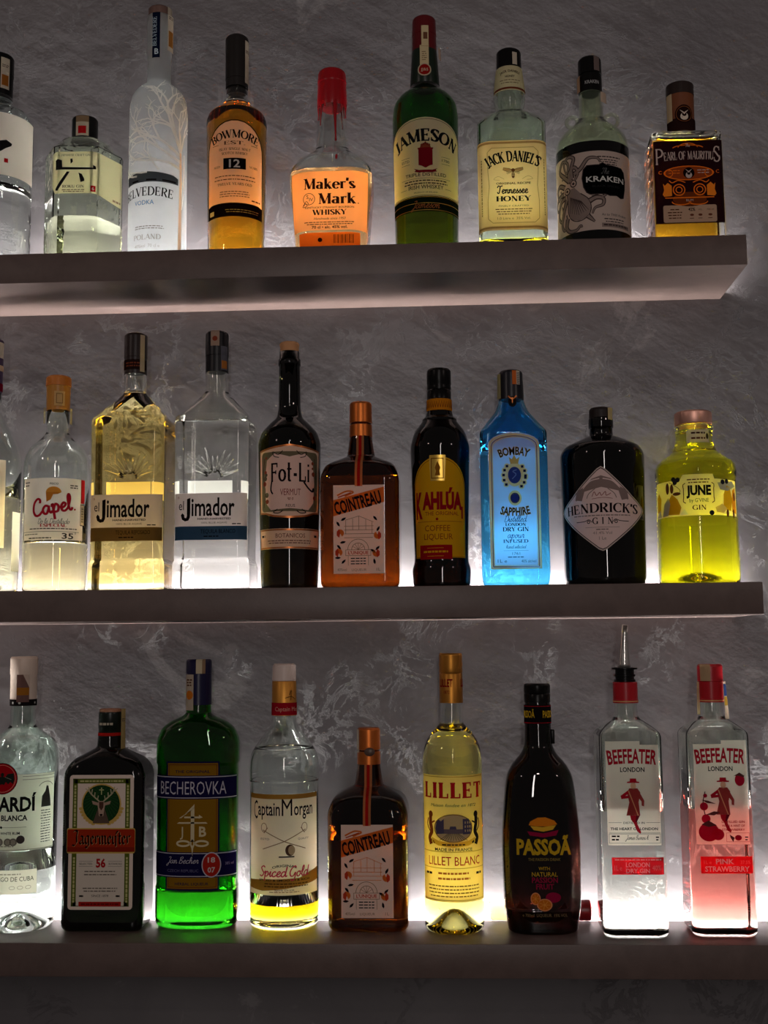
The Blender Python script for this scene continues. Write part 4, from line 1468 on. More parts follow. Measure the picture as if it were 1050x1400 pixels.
for s in (-1, 1):
    for i in range(9):
        L.disc(s * rnd.uniform(3.2, 4.2), rnd.uniform(10.6, 17.6), rnd.uniform(.14, .34), rnd.choice([FG, P_(96, 84, 66, .2), P_(150, 70, 50, .2)]), 4)
    L.line([(s * 3.9, 10.8), (s * 3.6, 13), (s * 4.0, 15), (s * 3.7, 17.3)], .08, D, 5, True)
    L.line([(s * .9, 18.2), (s * 1.5, 17.7), (s * 2.3, 18.1), (s * 2.1, 17.5), (s * 1.4, 17.3)], .1, D, 5, True)
    L.line([(s * .9, 10.3), (s * 1.4, 10.0), (s * 2.2, 10.1), (s * 1.6, 10.5)], .12, D, 5, True)
L.text('Fot-Li', .1, 14.1, 2.5, 5.3, D, 5, 'serif', thick=.16, thin=.09, sl=.09)
L.line([(-2.45, 14.2), (-2.6, 13.1), (-2.3, 12.5)], .22, D, 5, True)
L.line([(1.9, 14.1), (2.6, 13.3), (3.3, 12.9), (3.5, 13.4)], .24, D, 5, True)
L.text('VERMUT', .1, 12.3, .85, 2.7, P_(140, 40, 46, .1), 5, bold=-.005)
L.text('Rojo', .1, 11.7, .28, .8, P_(150, 90, 70, .1), 5, 'script')
L.text('REUS', .1, 10.75, .38, 1.2, D, 5)
L.build('front_label', root)
L = Label(P)
L.rect(-5.0, 5.3, 5.0, 7.95, P_(250, 206, 174, .2), 0)
for z in (5.35, 7.7):
    L.rect(-5.0, z, 5.0, z + .2, COP, 1)
L.text('BOTANICOS', .1, 6.75, .55, 4.0, P_(120, 50, 44, .1), 1)
for x in (-4.1, 4.1):
    L.micro(x, 6.85, .8, D, 1, .3)
L.micro(0, 6.3, 6.5, P_(120, 60, 50, .1), 2, .12, .3)
L.build('strip_label', root)

# --- orange liqueur in a square amber bottle (one on the middle, one on the bottom shelf)
def orange_liqueur(label, X, Y, shelf, fill, rot):
    root = place('liqueur_bottle', label, X, Y, shelf, rot)
    A = glass((.36, .15, .026))
    P = body(root, [(0, 4.7, 4.5, .40, 0), (.5, 5.15, 4.95, .38, .5), (14.8, 5.2, 5.0, .38, .8), (16.5, 4.5, 4.3, .5, .7), (17.3, 3.0, 2.9, .8, .5), (17.8, 1.9, 1.9, 1, .3), (18.6, 1.76, 1.76, 1, .3), (20.4, 1.5, 1.5, 1, 0), (22.5, 1.4, 1.4, 1, 0)],
             A, fill, liquid((.98, .90, .78)), wn=True)
    CAPM = metal(srgb(206, 112, 50), .38)
    K = [(20.5, 1.54), (22.1, 1.50), (22.15, 1.40), (22.35, 1.40), (22.4, 1.52), (25.0, 1.49, .15), (25.2, 1.3)]
    solid('cap', K, CAPM, root)
    RP = P[:]
    L = Label(RP, off=.03)
    L.rect(-.5, 13.2, .5, 20.5, P_(232, 150, 96, .6), 0)
    L.rect(-.2, 13.2, .2, 20.5, P_(190, 30, 24, .4), 1)
    L.build('ribbon', root, zstep=.3)
    if shelf == 2:
        patch('tax_strip', root, prof(K), -2.3, -1.4, 22.0, 25.0, TAX, .05)
        bm = bmesh.new()
        bmesh.ops.create_uvsphere(bm, u_segments=14, v_segments=8, radius=.008)
        for v in bm.verts:
            v.co = Vector((v.co.x * .9 + .002, v.co.y * .3 - .0156, v.co.z * .7 + .2215))
        mesh_obj('seal', bm, plastic(srgb(90, 70, 60), .3), root)
    L = Label(P)
    PK = P_(246, 212, 194, .2)
    D = P_(26, 18, 24, .05)
    OG = P_(236, 150, 70, .75)
    GL = P_(150, 112, 84, .2)
    RD = P_(200, 66, 40, .3)
    L.rect(-3.3, 1.85, 3.3, 13.35, PK, 0)
    L.poly([(-3.3, 9.3), (3.3, 11.1), (3.3, 13.1), (-3.3, 11.4)], OG, 1)
    L.line([(-2.8, 12.0), (-1.6, 12.55), (-.7, 12.4), (-1.8, 11.9)], .2, OG, 2, True)
    L.line([(-2.7, 11.75), (-1.0, 12.35)], .14, P_(190, 70, 40, .4), 3)
    L.text('COINTREAU', .05, 10.25, 1.6, 6.2, D, 3, rot=14.5, bold=.03)
    # courtyard building drawn in fine lines
    for pts in ([(-1.9, 8.0), (1.9, 8.0)], [(-1.9, 7.5), (1.9, 7.5)], [(-1.9, 7.0), (2.1, 7.0)], [(-1.9, 6.5), (1.8, 6.5)], [(-1.7, 8.8), (0, 9.3), (1.9, 8.5)],
                [(-1.7, 7.0), (-1.7, 8.8)], [(-.8, 7.5), (-.8, 9.0)], [(0, 7.5), (0, 9.3)], [(.9, 7.5), (.9, 8.9)], [(1.7, 7.0), (1.7, 8.5)]):
        L.line(pts, .06, OG if shelf == 2 else GL, 2)
    L.ring(-.1, 4.95, 1.35, .07, GL, 2, 1.35, 0, 180)
    L.ring(-.1, 4.95, .85, .07, GL, 2, .85, 0, 180)
    for a in (30, 60, 90, 120, 150):
        L.line([(-.1, 4.95), (-.1 + .85 * math.cos(math.radians(a)), 4.95 + .85 * math.sin(math.radians(a)))], .05, GL, 2)
    L.frame(-1.75, 4.15, 1.55, 4.95, .06, GL, 2)
    L.text("L'UNIQUE", -.1, 4.35, .4, 2.6, RD, 3, bold=.02)
    for z in (3.75, 3.4, 3.05):
        L.micro(-.1, z, 2.0, D, 1, .13)
    for x in (-1.4, 1.2):
        L.line([(x, 2.9), (x, 4.15)], .05, GL, 2)
    for x, z, a in ((-2.0, 8.9, 30), (-2.7, 8.3, -60), (2.1, 9.0, -50), (2.5, 7.6, 60), (-2.1, 5.9, 10), (-2.6, 5.3, -50), (-2.75, 3.9, 0), (-2.0, 3.4, 45), (2.0, 3.4, 100), (1.8, 4.75, -40), (2.4, 5.1, 45)):
        c, s = math.cos(math.radians(a)), math.sin(math.radians(a))
        L.poly([(x + (u * c - v * s) * .38, z + (u * s + v * c) * .38) for u, v in ((-1, 0), (-.3, .45), (.5, .35), (1.1, .05), (.4, -.35), (-.4, -.35))], D, 3)
    for x, z, s in ((-2.45, 7.1, 1), (2.45, 6.8, -1), (-2.65, 4.6, 1), (2.25, 4.5, -1)):
        L.disc(x, z, .52, OG, 3, .5, a0=-60 if s > 0 else 120, a1=120 if s > 0 else 300)
        L.poly([(x - .1 * s, z + .55), (x - .42 * s, z + .2), (x - .42 * s, z - .3), (x - .1 * s, z - .6), (x + .05 * s, z)], RD, 4)
    L.text('40%vol', -2.2, 2.2, .36, 1.2, GL, 2)
    L.text('LIQUEUR', .0, 2.2, .3, 1.9, GL, 2)
    L.text('1L', 2.5, 2.2, .36, .5, GL, 2)
    L.build('front_label', root)

orange_liqueur('square amber liqueur bottle with copper cap and slanted black word, on the middle shelf', -10.95, -6.7, 1, 14.6, 0)

# --- coffee liqueur
root = place('liqueur_bottle', 'dark brown coffee liqueur bottle with yellow arched label and black screw cap', -.35, -6.7, 1)
P = body(root, [(0, 3.5), (.4, 3.8, .3), (1.4, 3.85, .3), (2.6, 3.9, .5), (3.5, 3.6, .4), (4.4, 3.58), (19.0, 3.98, .6), (20.9, 3.45, .6), (22.1, 2.55, .3), (22.4, 2.34, .1), (22.7, 2.3, .1), (23.0, 1.9, .2), (23.8, 1.68, .2), (28.6, 1.5)],
         glass((.03, .012, .007)), None, None, cavity=False)
K = [(25.3, 1.62), (26.5, 1.62), (26.6, 1.56), (26.9, 1.62), (27.0, 1.62), (27.4, 1.58), (27.5, 1.63), (29.3, 1.62, .15), (29.55, 1.4)]
solid('cap', K, BLACK, root)
def ex(L):
    for i in range(-7, 8):
        x = i * .33
        L.line([(x - .16, 24.1), (x, 25.0), (x + .16, 24.1)], .07, P_(110, 30, 20, .1), 1)
patch('neck_band', root, prof([(23.6, 1.72), (25.3, 1.66)]), -2.5, 2.5, 23.75, 25.3, P_(226, 140, 30, .3), .03, extra=ex)
L = Label(P, u0=-.3)
YL = P_(246, 180, 26, .35)
KR = P_(150, 16, 30, .15)
pts = [(-3.75, 3.9), (4.0, 3.9), (4.0, 13.0)] + [(.1 + 3.9 * math.cos(math.radians(a)), 13.0 + 4.1 * math.sin(math.radians(a))) for a in range(10, 171, 10)] + [(-3.75, 13.0)]
L.poly(pts, YL, 0)
L.line([(.1 + (x - .1) * .96, 4.0 + (z - 3.9) * .975) for x, z in pts], .08, P_(150, 80, 10, .2), 1)
L.poly([(-1.0, 13.9), (.85, 13.9), (1.05, 16.6), (1.0, 17.3), (-1.1, 17.3), (-1.15, 16.6)], metal(srgb(222, 180, 80), .3), 2)
L.frame(-.9, 14.2, .75, 16.9, .1, P_(120, 70, 20, .1), 3)
L.poly([(-.4, 14.6), (.3, 14.6), (.2, 15.2), (.35, 15.6), (-.05, 16.5), (-.4, 15.6), (-.25, 15.2)], P_(150, 96, 30, .1), 3)
L.text('AHL\u00daA', .55, 10.3, 2.0, 5.6, KR, 2, bold=.06)
L.text('K', -2.85, 9.2, 3.1, 1.2, KR, 2, bold=.05)
L.rect(3.25, 9.0, 3.55, 10.6, KR, 2)
L.text('THE ORIGINAL', .45, 9.4, .48, 4.6, KR, 2)
L.line([(-3.2, 8.6), (3.4, 8.6)], .05, KR, 2)
L.disc(-.2, 8.9, .18, KR, 2)
L.text('COFFEE', -.2, 7.35, .75, 3.4, P_(150, 60, 24, .15), 2)
L.text('LIQUEUR', -.1, 6.25, .75, 3.9, P_(150, 60, 24, .15), 2)
L.rect(-2.8, 3.7, 1.75, 5.55, P_(168, 24, 26, .25), 2)
for z in (5.15, 4.1):
    L.line([(-1.6, z), (.6, z)], .05, YL, 3)
L.micro(-.5, 4.55, 3.4, YL, 1, .24, .3, 3)
L.build('front_label', root, zstep=.8)

# --- blue gin
root = place('gin_bottle', 'bright blue rectangular gin bottle with a tall pale arched label', 9.3, -6.7, 1)
BLU = glass((.30, .74, .96))
P = body(root, [(0, 3.9, 3.2, .28, 0), (.4, 4.3, 3.5, .26, .4), (1.6, 4.42, 3.6, .24, .3), (20.4, 4.4, 3.5, .24, .3), (22.3, 3.1, 2.7, .6, .8), (23.6, 2.15, 2.05, .9, .6), (25.0, 1.68, 1.68, 1, .4), (28, 1.5, 1.5, 1, 0)],
         BLU, 17.8, liquid((.62, .90, 1.0)), wn=True, t=.4)
K = [(25.1, 1.7), (28.9, 1.58, .25), (29.1, 1.3)]
solid('cap', K, plastic((.010, .010, .016), .3), root)
KP = prof(K)
def ex(L):
    L.disc(.05, 24.6, .55, P_(34, 26, 24, .1), 0, .75)
    L.line([(-.5, 25.4), (.05, 25.0), (.6, 25.4)], .16, COP, 1, True)
    L.line([(.05, 24.3), (.05, 25.2)], .12, COP, 1)
L = Label(prof([(23, 1.85), (25.2, 1.72), (28, 1.7)]), off=.05)
ex(L)
L.build('seal', root)
patch('tax_strip', root, KP, .1, 1.2, 27.0, 28.9, P_(226, 214, 200, .3), .04, extra=lambda L: (L.rect(.1, 27.0, .65, 28.9, P_(226, 120, 60, .3)), [L.rect(.72, 27.1 + i * .15, 1.15, 27.16 + i * .15, INK) for i in range(11)]))
patch('tax_strip', root, [p + Vector((0, .15, .15, 0)) for p in KP], -2.6, -1.6, 25.2, 28.6, P_(190, 180, 130, .4), .05)
L = Label(P)
BP = P_(224, 224, 242, .62)
GD = metal(srgb(206, 160, 90), .4)
NV = P_(24, 34, 70, .1)
def archp(hw, z0, z1, rise, n=10):
    return [(-hw, z0), (hw, z0)] + [(hw * math.cos(math.pi * k / n), z1 + rise * math.sin(math.pi * k / n)) for k in range(n + 1)]
L.poly(archp(3.28, 2.35, 18.7, 1.45), BP, 0)
for k_, w_, c_ in ((3.15, .26, P_(244, 220, 160, .5)), (2.95, .12, P_(150, 96, 60, .3)), (2.82, .12, P_(240, 214, 160, .5))):
    a_ = archp(k_, 5.52 - k_, 15.4 + k_, 1.35)
    L.line(a_ + a_[:1], w_, c_, 1)
L.text('BOMBAY', 0, 17.2, 1.0, 3.75, P_(206, 160, 96, .3), 4, arc=5.0, bold=.05)
L.text('BOMBAY', 0, 17.2, 1.0, 3.7, P_(40, 26, 16, .1), 5, arc=5.0, bold=.01)
L.disc(0, 14.6, 1.15, P_(240, 216, 150, .4), 4, 1.6)
L.disc(0, 11.5, .85, P_(240, 216, 150, .4), 4, 1.0)
L.poly([(-.5, 16.0), (.5, 16.0), (.7, 16.9), (.3, 16.6), (0, 17.2), (-.3, 16.6), (-.7, 16.9)], P_(214, 170, 90, .3), 5)
L.disc(0, 14.5, .85, P_(46, 66, 140, .2), 5, 1.1)
L.line([(-.3, 14.0), (.2, 14.6), (-.2, 15.0), (.3, 15.2)], .12, P_(100, 130, 200, .2), 6, True)
L.disc(0, 11.5, .5, P_(38, 58, 150, .2), 5, .58)
L.ring(0, 11.5, .55, .1, NV, 6, .64)
for a in range(0, 360, 22):
    if 60 < a < 120 or 235 < a < 305:
        continue
    c, s = math.cos(math.radians(a)), math.sin(math.radians(a))
    L.rect(1.42 * c - .17, 14.4 + 1.75 * s - .17, 1.42 * c + .17, 14.4 + 1.75 * s + .17, NV, 5)
    L.disc(1.42 * c, 14.4 + 1.75 * s, .36, P_(240, 220, 160, .4), 4)
L.text('SAPPHIRE', 0, 9.2, 1.0, 4.05, P_(206, 160, 96, .3), 4, arc=-8, bold=.05)
L.text('SAPPHIRE', 0, 9.2, 1.0, 4.0, P_(40, 26, 16, .1), 5, arc=-8, bold=.01)
L.text('Distilled', 0, 8.4, .42, 2.9, P_(60, 70, 110, .2), 4, 'script', slant=.2, pw=.16)
L.text('LONDON', 0, 7.85, .38, 2.6, NV, 4, 'serif', thick=.22)
L.text('DRY GIN', 0, 7.15, .55, 3.3, NV, 4, 'serif', thick=.2)
L.text('Vapour', 0, 6.3, .42, 2.2, P_(60, 80, 120, .2), 4, 'script', slant=.2, pw=.16)
L.text('INFUSED', 0, 5.65, .45, 3.2, P_(40, 70, 100, .2), 4, 'serif', thick=.2)
L.text('hand selected', 0, 4.95, .22, 2.6, P_(60, 100, 130, .2), 4, 'script', slant=.2)
L.line([(-1.6, 4.65), (1.6, 4.65)], .03, P_(60, 100, 130, .2), 4)
L.text('1761', 0, 4.1, .34, 1.0, P_(60, 100, 130, .2), 4)
L.micro(0, 3.75, 2.2, P_(60, 100, 130, .2), 1, .12, .3, 4)
L.text('1L e', -1.8, 3.1, .42, 1.2, P_(30, 70, 90, .2), 4)
L.text('40% alc/vol', 1.6, 3.1, .36, 1.9, P_(30, 90, 110, .2), 4)
L.build('front_label', root)

# --- black apothecary gin
root = place('gin_bottle', 'black apothecary-shaped gin bottle with a pale diamond label', 21.1, -6.9, 1, 'out')
P = body(root, [(0, 4.8), (.6, 5.3, .6), (17.5, 5.5, .5), (18.5, 4.9, .4), (19.6, 2.6, .5), (20.0, 1.55, .2), (21.0, 1.5), (21.1, 1.64, .1), (22.3, 1.62, .1), (22.4, 1.45)],
         glass((.025, .024, .02)), None, None, cavity=False)
solid('cork', [(22.3, 1.35), (22.4, 1.52), (23.5, 1.5, .15), (23.75, 1.3)], plastic(srgb(30, 20, 18), .5), root)
patch('tax_strip', root, prof([(22, 1.6), (23.8, 1.6)]), 1.0, 1.9, 22.0, 23.6, P_(220, 200, 150, .3), .05)
L = Label(P, u0=-.2)
HL = P_(240, 210, 204, .15)
HG = P_(150, 128, 122, .2)
HD = P_(36, 26, 30, .05)
def diamond(k):
    return [(x * k, 9.7 + (z - 9.7) * k) for x, z in ((0, 15.2), (.5, 14.9), (4.2, 11.4), (6.3, 9.9), (6.5, 9.5), (6.2, 9.1), (4.4, 7.6), (.5, 4.5), (0, 4.3), (-.5, 4.5), (-4.4, 7.6), (-6.2, 9.1), (-6.5, 9.5), (-6.3, 9.9), (-4.2, 11.4), (-.5, 14.9))]
L.poly(diamond(1), P_(226, 206, 196, .3), 0)
L.poly(diamond(.97), P_(90, 76, 76, .1), 1)
L.poly(diamond(.945), HL, 2)
L.poly([(-3.6, 11.0), (-3.4, 12.0), (-2.0, 12.8), (-1.2, 13.6), (0, 14.0), (1.2, 13.6), (2.0, 12.8), (3.4, 12.0), (3.6, 11.0), (2.6, 10.8), (2.2, 12.0), (0, 12.5), (-2.2, 12.0), (-2.6, 10.8)], HG, 3)
for s in (-1, 1):
    L.line([(s * .2, 13.6), (s * 1.4, 13.3), (s * 2.4, 12.4)], .14, HL, 4, True)
    L.line([(s * 3.5, 10.9), (s * 3.0, 11.6), (s * 2.6, 11.0)], .2, HG, 4, True)
    L.line([(s * 1.3, 8.0), (s * 1.7, 8.35), (s * 2.3, 8.15), (s * 3.5, 8.1)], .09, HD, 3, True)
    L.ring(s * 1.75, 8.05, .17, .1, HD, 3)
    L.line([(s * .8, 12.3), (s * 1.6, 11.7), (s * 1.9, 11.1)], .1, HG, 4, True)
L.line([(-1.2, 11.3), (-.9, 11.9), (-.6, 11.4), (-.2, 11.8), (0, 11.4), (.5, 11.9), (.6, 11.4), (1.2, 11.7)], .09, P_(160, 96, 92, .2), 4, True)
L.line([(-1.2, 11.0), (.2, 11.15), (1.4, 11.0)], .07, P_(160, 96, 92, .2), 4, True)
L.text("HENDRICK'S", 0, 9.25, 1.2, 10.2, HD, 4, 'serif', thick=.19, arc=60)
L.micro(0, 8.8, 8.0, HG, 1, .14, .3, 4)
L.text('GIN', .05, 7.75, .85, 2.6, HD, 4, 'serif', track=.5)
L.line([(-2.2, 7.35), (2.2, 7.35)], .05, HG, 4)
L.micro(0, 7.0, 1.6, HG, 1, .14, .3, 4)
L.text('41.4% Vol', 0, 6.45, .36, 2.4, HG, 4)
L.text('1 Le', 0, 5.75, .4, .9, HG, 4)
L.build('front_label', root)

# --- yellow fruit gin
root = place('gin_bottle', 'wide bright yellow gin bottle with rose gold cap and fruit pattern label', 33.25, -6.9, 1, 'out')
P = body(root, [(0, 4.8), (.4, 5.18, .4), (2, 5.2), (13.8, 5.1, .4), (14.8, 5.28, .5), (16.0, 5.0, .6), (17.5, 2.9, .4), (17.9, 2.78, .2), (18.9, 2.36, .4), (20.3, 2.36, .2), (20.5, 2.55, .1), (20.9, 2.55, .1), (21.1, 2.3)],
         CG, 20.4, liquid((1.0, .97, .012)), punt=(.85, 1.7), base=.45)
solid('cap', [(21.2, 2.36), (21.3, 2.43), (22.8, 2.42, .12), (22.95, 2.2)], metal(srgb(236, 180, 160), .42), root)
patch('neck_label', root, prof([(18.7, 2.45), (20.5, 2.42)]), -.95, 2.15, 18.5, 20.25, P_(226, 214, 196, .4), .03,
      extra=lambda L: (L.micro(.6, 19.7, 1.9, DK, 1, .22, .3, 1), L.micro(.6, 19.0, 1.9, BRN, 1, .24, .3, 1), L.disc(1.85, 19.4, .22, P_(70, 60, 40, .2), 1, .4)))
L = Label(P)
JL = P_(252, 236, 210, .6)
PEAR = P_(200, 156, 30, .4)
GF = P_(176, 170, 158, .3)
BN = P_(90, 50, 36, .15)
L.poly([(-6.6, 8.7), (6.6, 8.7), (6.6, 13.3), (2.4, 13.4), (2.2, 14.0), (-1.6, 14.0), (-2.0, 13.4), (-6.6, 13.3)], JL, 0)
for pts, c, ly in (([(-4.6, 9.0), (-2.2, 8.9), (-1.9, 9.8), (-2.4, 10.9), (-3.2, 11.6), (-3.8, 10.8), (-4.4, 10.2)], PEAR, 1),
                   ([(-5.0, 8.8), (-3.9, 8.9), (-3.5, 10.4), (-3.8, 11.2), (-4.6, 10.4)], GF, 2), ([(-2.2, 8.8), (-1.0, 8.8), (-1.5, 9.6)], WHITE, 2),
                   ([(-6.4, 9.5), (-5.4, 9.4), (-5.2, 11.2), (-5.8, 12.0), (-6.4, 11.4)], PEAR, 1), ([(-6.5, 8.8), (-5.2, 8.8), (-5.6, 9.8)], GF, 2),
                   ([(3.6, 9.5), (5.0, 9.3), (5.4, 10.8), (4.9, 12.4), (4.2, 12.6), (3.7, 11.4)], PEAR, 1), ([(5.2, 9.2), (6.4, 9.0), (6.2, 12.4), (5.4, 12.0)], P_(214, 140, 40, .4), 2),
                   ([(2.8, 12.9), (5.4, 13.2), (6.2, 12.6), (4.4, 11.9), (3.2, 12.0)], GF, 1), ([(2.4, 9.7), (3.4, 10.2), (4.2, 9.6), (3.6, 9.0), (2.6, 9.1)], P_(206, 180, 130, .4), 3)):
    L.poly(pts, c, ly)
for x, z, a, b in ((-3.9, 12.4, .28, .75), (-3.2, 12.3, .26, .6), (-2.5, 11.6, .55, .22), (4.3, 9.0, .24, .5), (5.6, 9.0, .24, .6), (5.9, 11.2, .22, .6)):
    L.disc(x, z, a, BN, 3, b)
for x, z in ((-2.7, 13.1), (-2.3, 13.4), (-2.9, 13.5), (3.6, 13.0), (4.3, 13.1), (1.9, 9.0)):
    L.disc(x, z, .32, P_(34, 34, 44, .1), 4)
L.line([(-3.6, 13.2), (-2.6, 12.6), (-2.0, 12.0), (-2.3, 11.4)], .07, BN, 4, True)
for s, x in ((-1, -1.55), (1, 2.25)):
    L.line([(x + s * -.25, 12.9), (x + s * .05, 12.7), (x + s * .05, 12.4), (x, 12.2), (x, 11.0), (x + s * .05, 10.8), (x + s * .05, 10.5), (x - s * .25, 10.3)], .11, BN, 4)
L.micro(.35, 13.25, 2.9, BRN, 2, .14, .38, 2)
L.text('JUNE', .35, 11.35, 1.15, 3.1, P_(24, 20, 20, .05), 2, bold=.05)
L.text("by G'VINE", .35, 10.4, .48, 2.4, P_(70, 56, 46, .1), 2)
L.text('GIN', .35, 9.4, .62, 1.7, P_(80, 56, 40, .1), 2, 'serif')
L.build('front_label', root)
# ------------------------------------------------------------------ bottom shelf
# --- white rum
root = place('rum_bottle', 'clear rum bottle with white cap and a red bat roundel', -56.5, -6.1, 2, 'out')
P = body(root, [(0, 4.2), (.6, 4.65, .5), (22.3, 4.78, .6), (23.9, 4.3, .6), (24.9, 2.9, .5), (25.8, 1.65, .4), (29.5, 1.55), (32, 1.5)], glass((.93, .985, .955)), 7.6, liquid((.96, .985, .97)), punt=(.85, 2.2), base=1.2)
K = [(28.6, 1.72), (32.6, 1.74), (32.7, 1.8), (34.8, 1.8, .2), (35.0, 1.6)]
solid('cap', K, plastic(srgb(226, 206, 190), .4), root)
KP = prof(K)
patch('neck_band', root, prof([(28, 1.7), (30, 1.72)]), -2.7, 2.7, 28.5, 29.35, INK, .04, extra=lambda L: [L.disc(x, 28.9, .16, WHITE) for x in (-1.5, -.5, 1.7)])
patch('tax_strip', root, KP, -.9, .7, 29.0, 32.6, P_(120, 90, 84, .2), .07, extra=lambda L: (L.rect(-.9, 29.9, .7, 30.9, P_(170, 110, 40, .2)), L.poly([(.7, 30.9), (.7, 32.6), (-.1, 32.6)], P_(226, 206, 190, .3))))
L = Label(P, u0=-2.45)
BL = P_(232, 226, 206, .55)
D = P_(22, 20, 20, .05)
SIL = P_(150, 140, 126, .3)
L.rect(-4.2, 10.3, 7.4, 19.9, BL, 0)
for z in (10.35, 19.2, 19.6):
    L.rect(2.6, z, 7.4, z + .07, SIL, 1)
L.rect(-4.2, 10.35, 7.4, 10.45, SIL, 1)
L.disc(0, 19.4, 2.0, P_(60, 16, 16, .1), 1)
L.disc(0, 19.4, 1.9, P_(176, 16, 30, .2), 2)
L.ring(0, 19.4, 1.72, .05, P_(230, 150, 130, .2), 3)
for s in (-1, 1):
    L.poly([(0, 19.7), (s * .4, 19.6), (s * .7, 20.0), (s * 1.5, 20.1), (s * 1.6, 19.2), (s * 1.4, 18.7), (s * 1.1, 19.0), (s * .8, 18.7), (s * .5, 19.0), (s * .25, 18.6), (0, 18.7)], P_(38, 40, 36, .1), 4)
    L.line([(s * .4, 19.6), (s * 1.2, 19.3)], .05, P_(150, 150, 130, .1), 5)
L.disc(0, 19.9, .25, P_(38, 40, 36, .1), 4)
L.text('BACARD\u00cd', .1, 15.3, 1.7, 8.6, D, 2, bold=.035)
L.text('CARTA BLANCA', .1, 14.1, .65, 6.4, D, 2, bold=.03)
L.line([(-3, 13.25), (3.2, 13.25)], .05, SIL, 2)
L.disc(0, 13.25, .16, D, 2)
L.text('SUPERIOR WHITE RUM', .1, 12.35, .32, 4.6, D, 2, bold=.02)
for x in (-1.8, -.2, .9, 1.6):
    L.disc(x, 11.4, .5, SIL, 1)
    L.ring(x, 11.4, .38, .05, D, 2)
L.disc(2.5, 11.7, .52, P_(70, 62, 60, .2), 2)
L.micro(0, 10.8, 3.4, SIL, 1, .12)
L.ring(5.9, 18.0, 1.2, .1, SIL, 1, .8, 20, 160)
L.poly([(5.1, 15.6), (6.7, 15.6), (6.6, 16.6), (6.4, 17.4), (6.2, 18.2), (5.9, 18.3), (5.7, 17.6), (5.2, 17.0)], P_(70, 70, 64, .2), 2)
L.micro(5.9, 15.1, 1.7, D, 13, .1, .33, 2)
L.build('front_label', root)
L = Label(P, u0=-2.45)
L.rect(-4.2, 4.9, 4.7, 7.9, P_(214, 206, 186, .5), 0)
L.text('SANTIAGO DE CUBA', 1.0, 6.5, .55, 6.6, D, 1)
L.micro(.6, 7.3, 4.5, SIL, 1, .16, .3, 1)
for x in (1.6, 2.6, 3.6):
    L.ring(x, 5.7, .35, .06, SIL, 1, .2)
L.build('lower_label', root)

# --- dark herbal liqueur with stag
root = place('liqueur_bottle', 'dark square herbal liqueur bottle with a stag roundel and orange-red label band', -44.65, -6.0, 2)
P = body(root, [(0, 4.9, 3.3, .30, 0), (.5, 5.32, 3.6, .30, .5), (20.0, 5.3, 3.6, .30, .9), (21.5, 4.45, 3.2, .5, .7), (22.4, 2.8, 2.5, .85, .5), (23.0, 1.72, 1.72, 1, .3), (26.0, 1.5, 1.5, 1, 0)],
         glass((.018, .026, .012)), None, None, cavity=False, wn=True)
K = [(24.4, 1.6), (25.4, 1.56), (25.5, 1.62), (27.4, 1.56, .2), (27.6, 1.5)]
solid('cap', K, plastic(srgb(16, 24, 16), .3), root)
solid('cap_lid', [(27.4, 1.45), (27.95, 1.45, .15), (28.0, 1.2)], plastic(srgb(170, 120, 90), .45), root)
KP = prof(K)
L = Label(KP)
L.rect(-2.3, 24.5, 2.3, 24.9, P_(180, 30, 24, .1), 0)
L.micro(-.2, 25.9, 2.2, P_(190, 180, 160, .1), 1, .3, .3, 0)
L.build('neck_band', root)
tax_strip(root, [p + Vector((0, .35, .35, 0)) for p in prof([(21, 1.7), (28, 1.6)])], 2.0, 3.0, 22.4, 28.0, c=P_(206, 180, 120, .4))
L = Label(P)
JW = P_(240, 220, 204, .15)
OL = P_(92, 104, 34, .2)
JG = P_(30, 62, 34, .15)
BU = P_(222, 210, 194, .15)
GLD = P_(220, 186, 100, .3)
L.rrect(-4.2, 2.8, 4.2, 19.7, .45, JW, 0)
L.frame(-3.75, 3.2, 3.75, 19.25, .62, OL, 1)
for s in (-1, 1):
    L.dashes(s * 3.44, 13.2, 18.4, P_(200, 196, 130, .2), 2, .24)
    L.dashes(s * 3.44, 3.7, 9.4, P_(200, 196, 130, .2), 2, .24)
L.micro(0, 18.82, 5.8, P_(200, 196, 130, .2), 1, .2)
L.disc(0, 16.0, 2.6, GLD, 2)
L.disc(0, 16.0, 2.42, JG, 3)
for a in range(0, 360, 12):
    L.line([(.5 * math.cos(math.radians(a)), 17 + .5 * math.sin(math.radians(a))), (0 + 2.3 * math.cos(math.radians(a)), 16 + 2.3 * math.sin(math.radians(a)))], .05, P_(48, 90, 44, .15), 4)
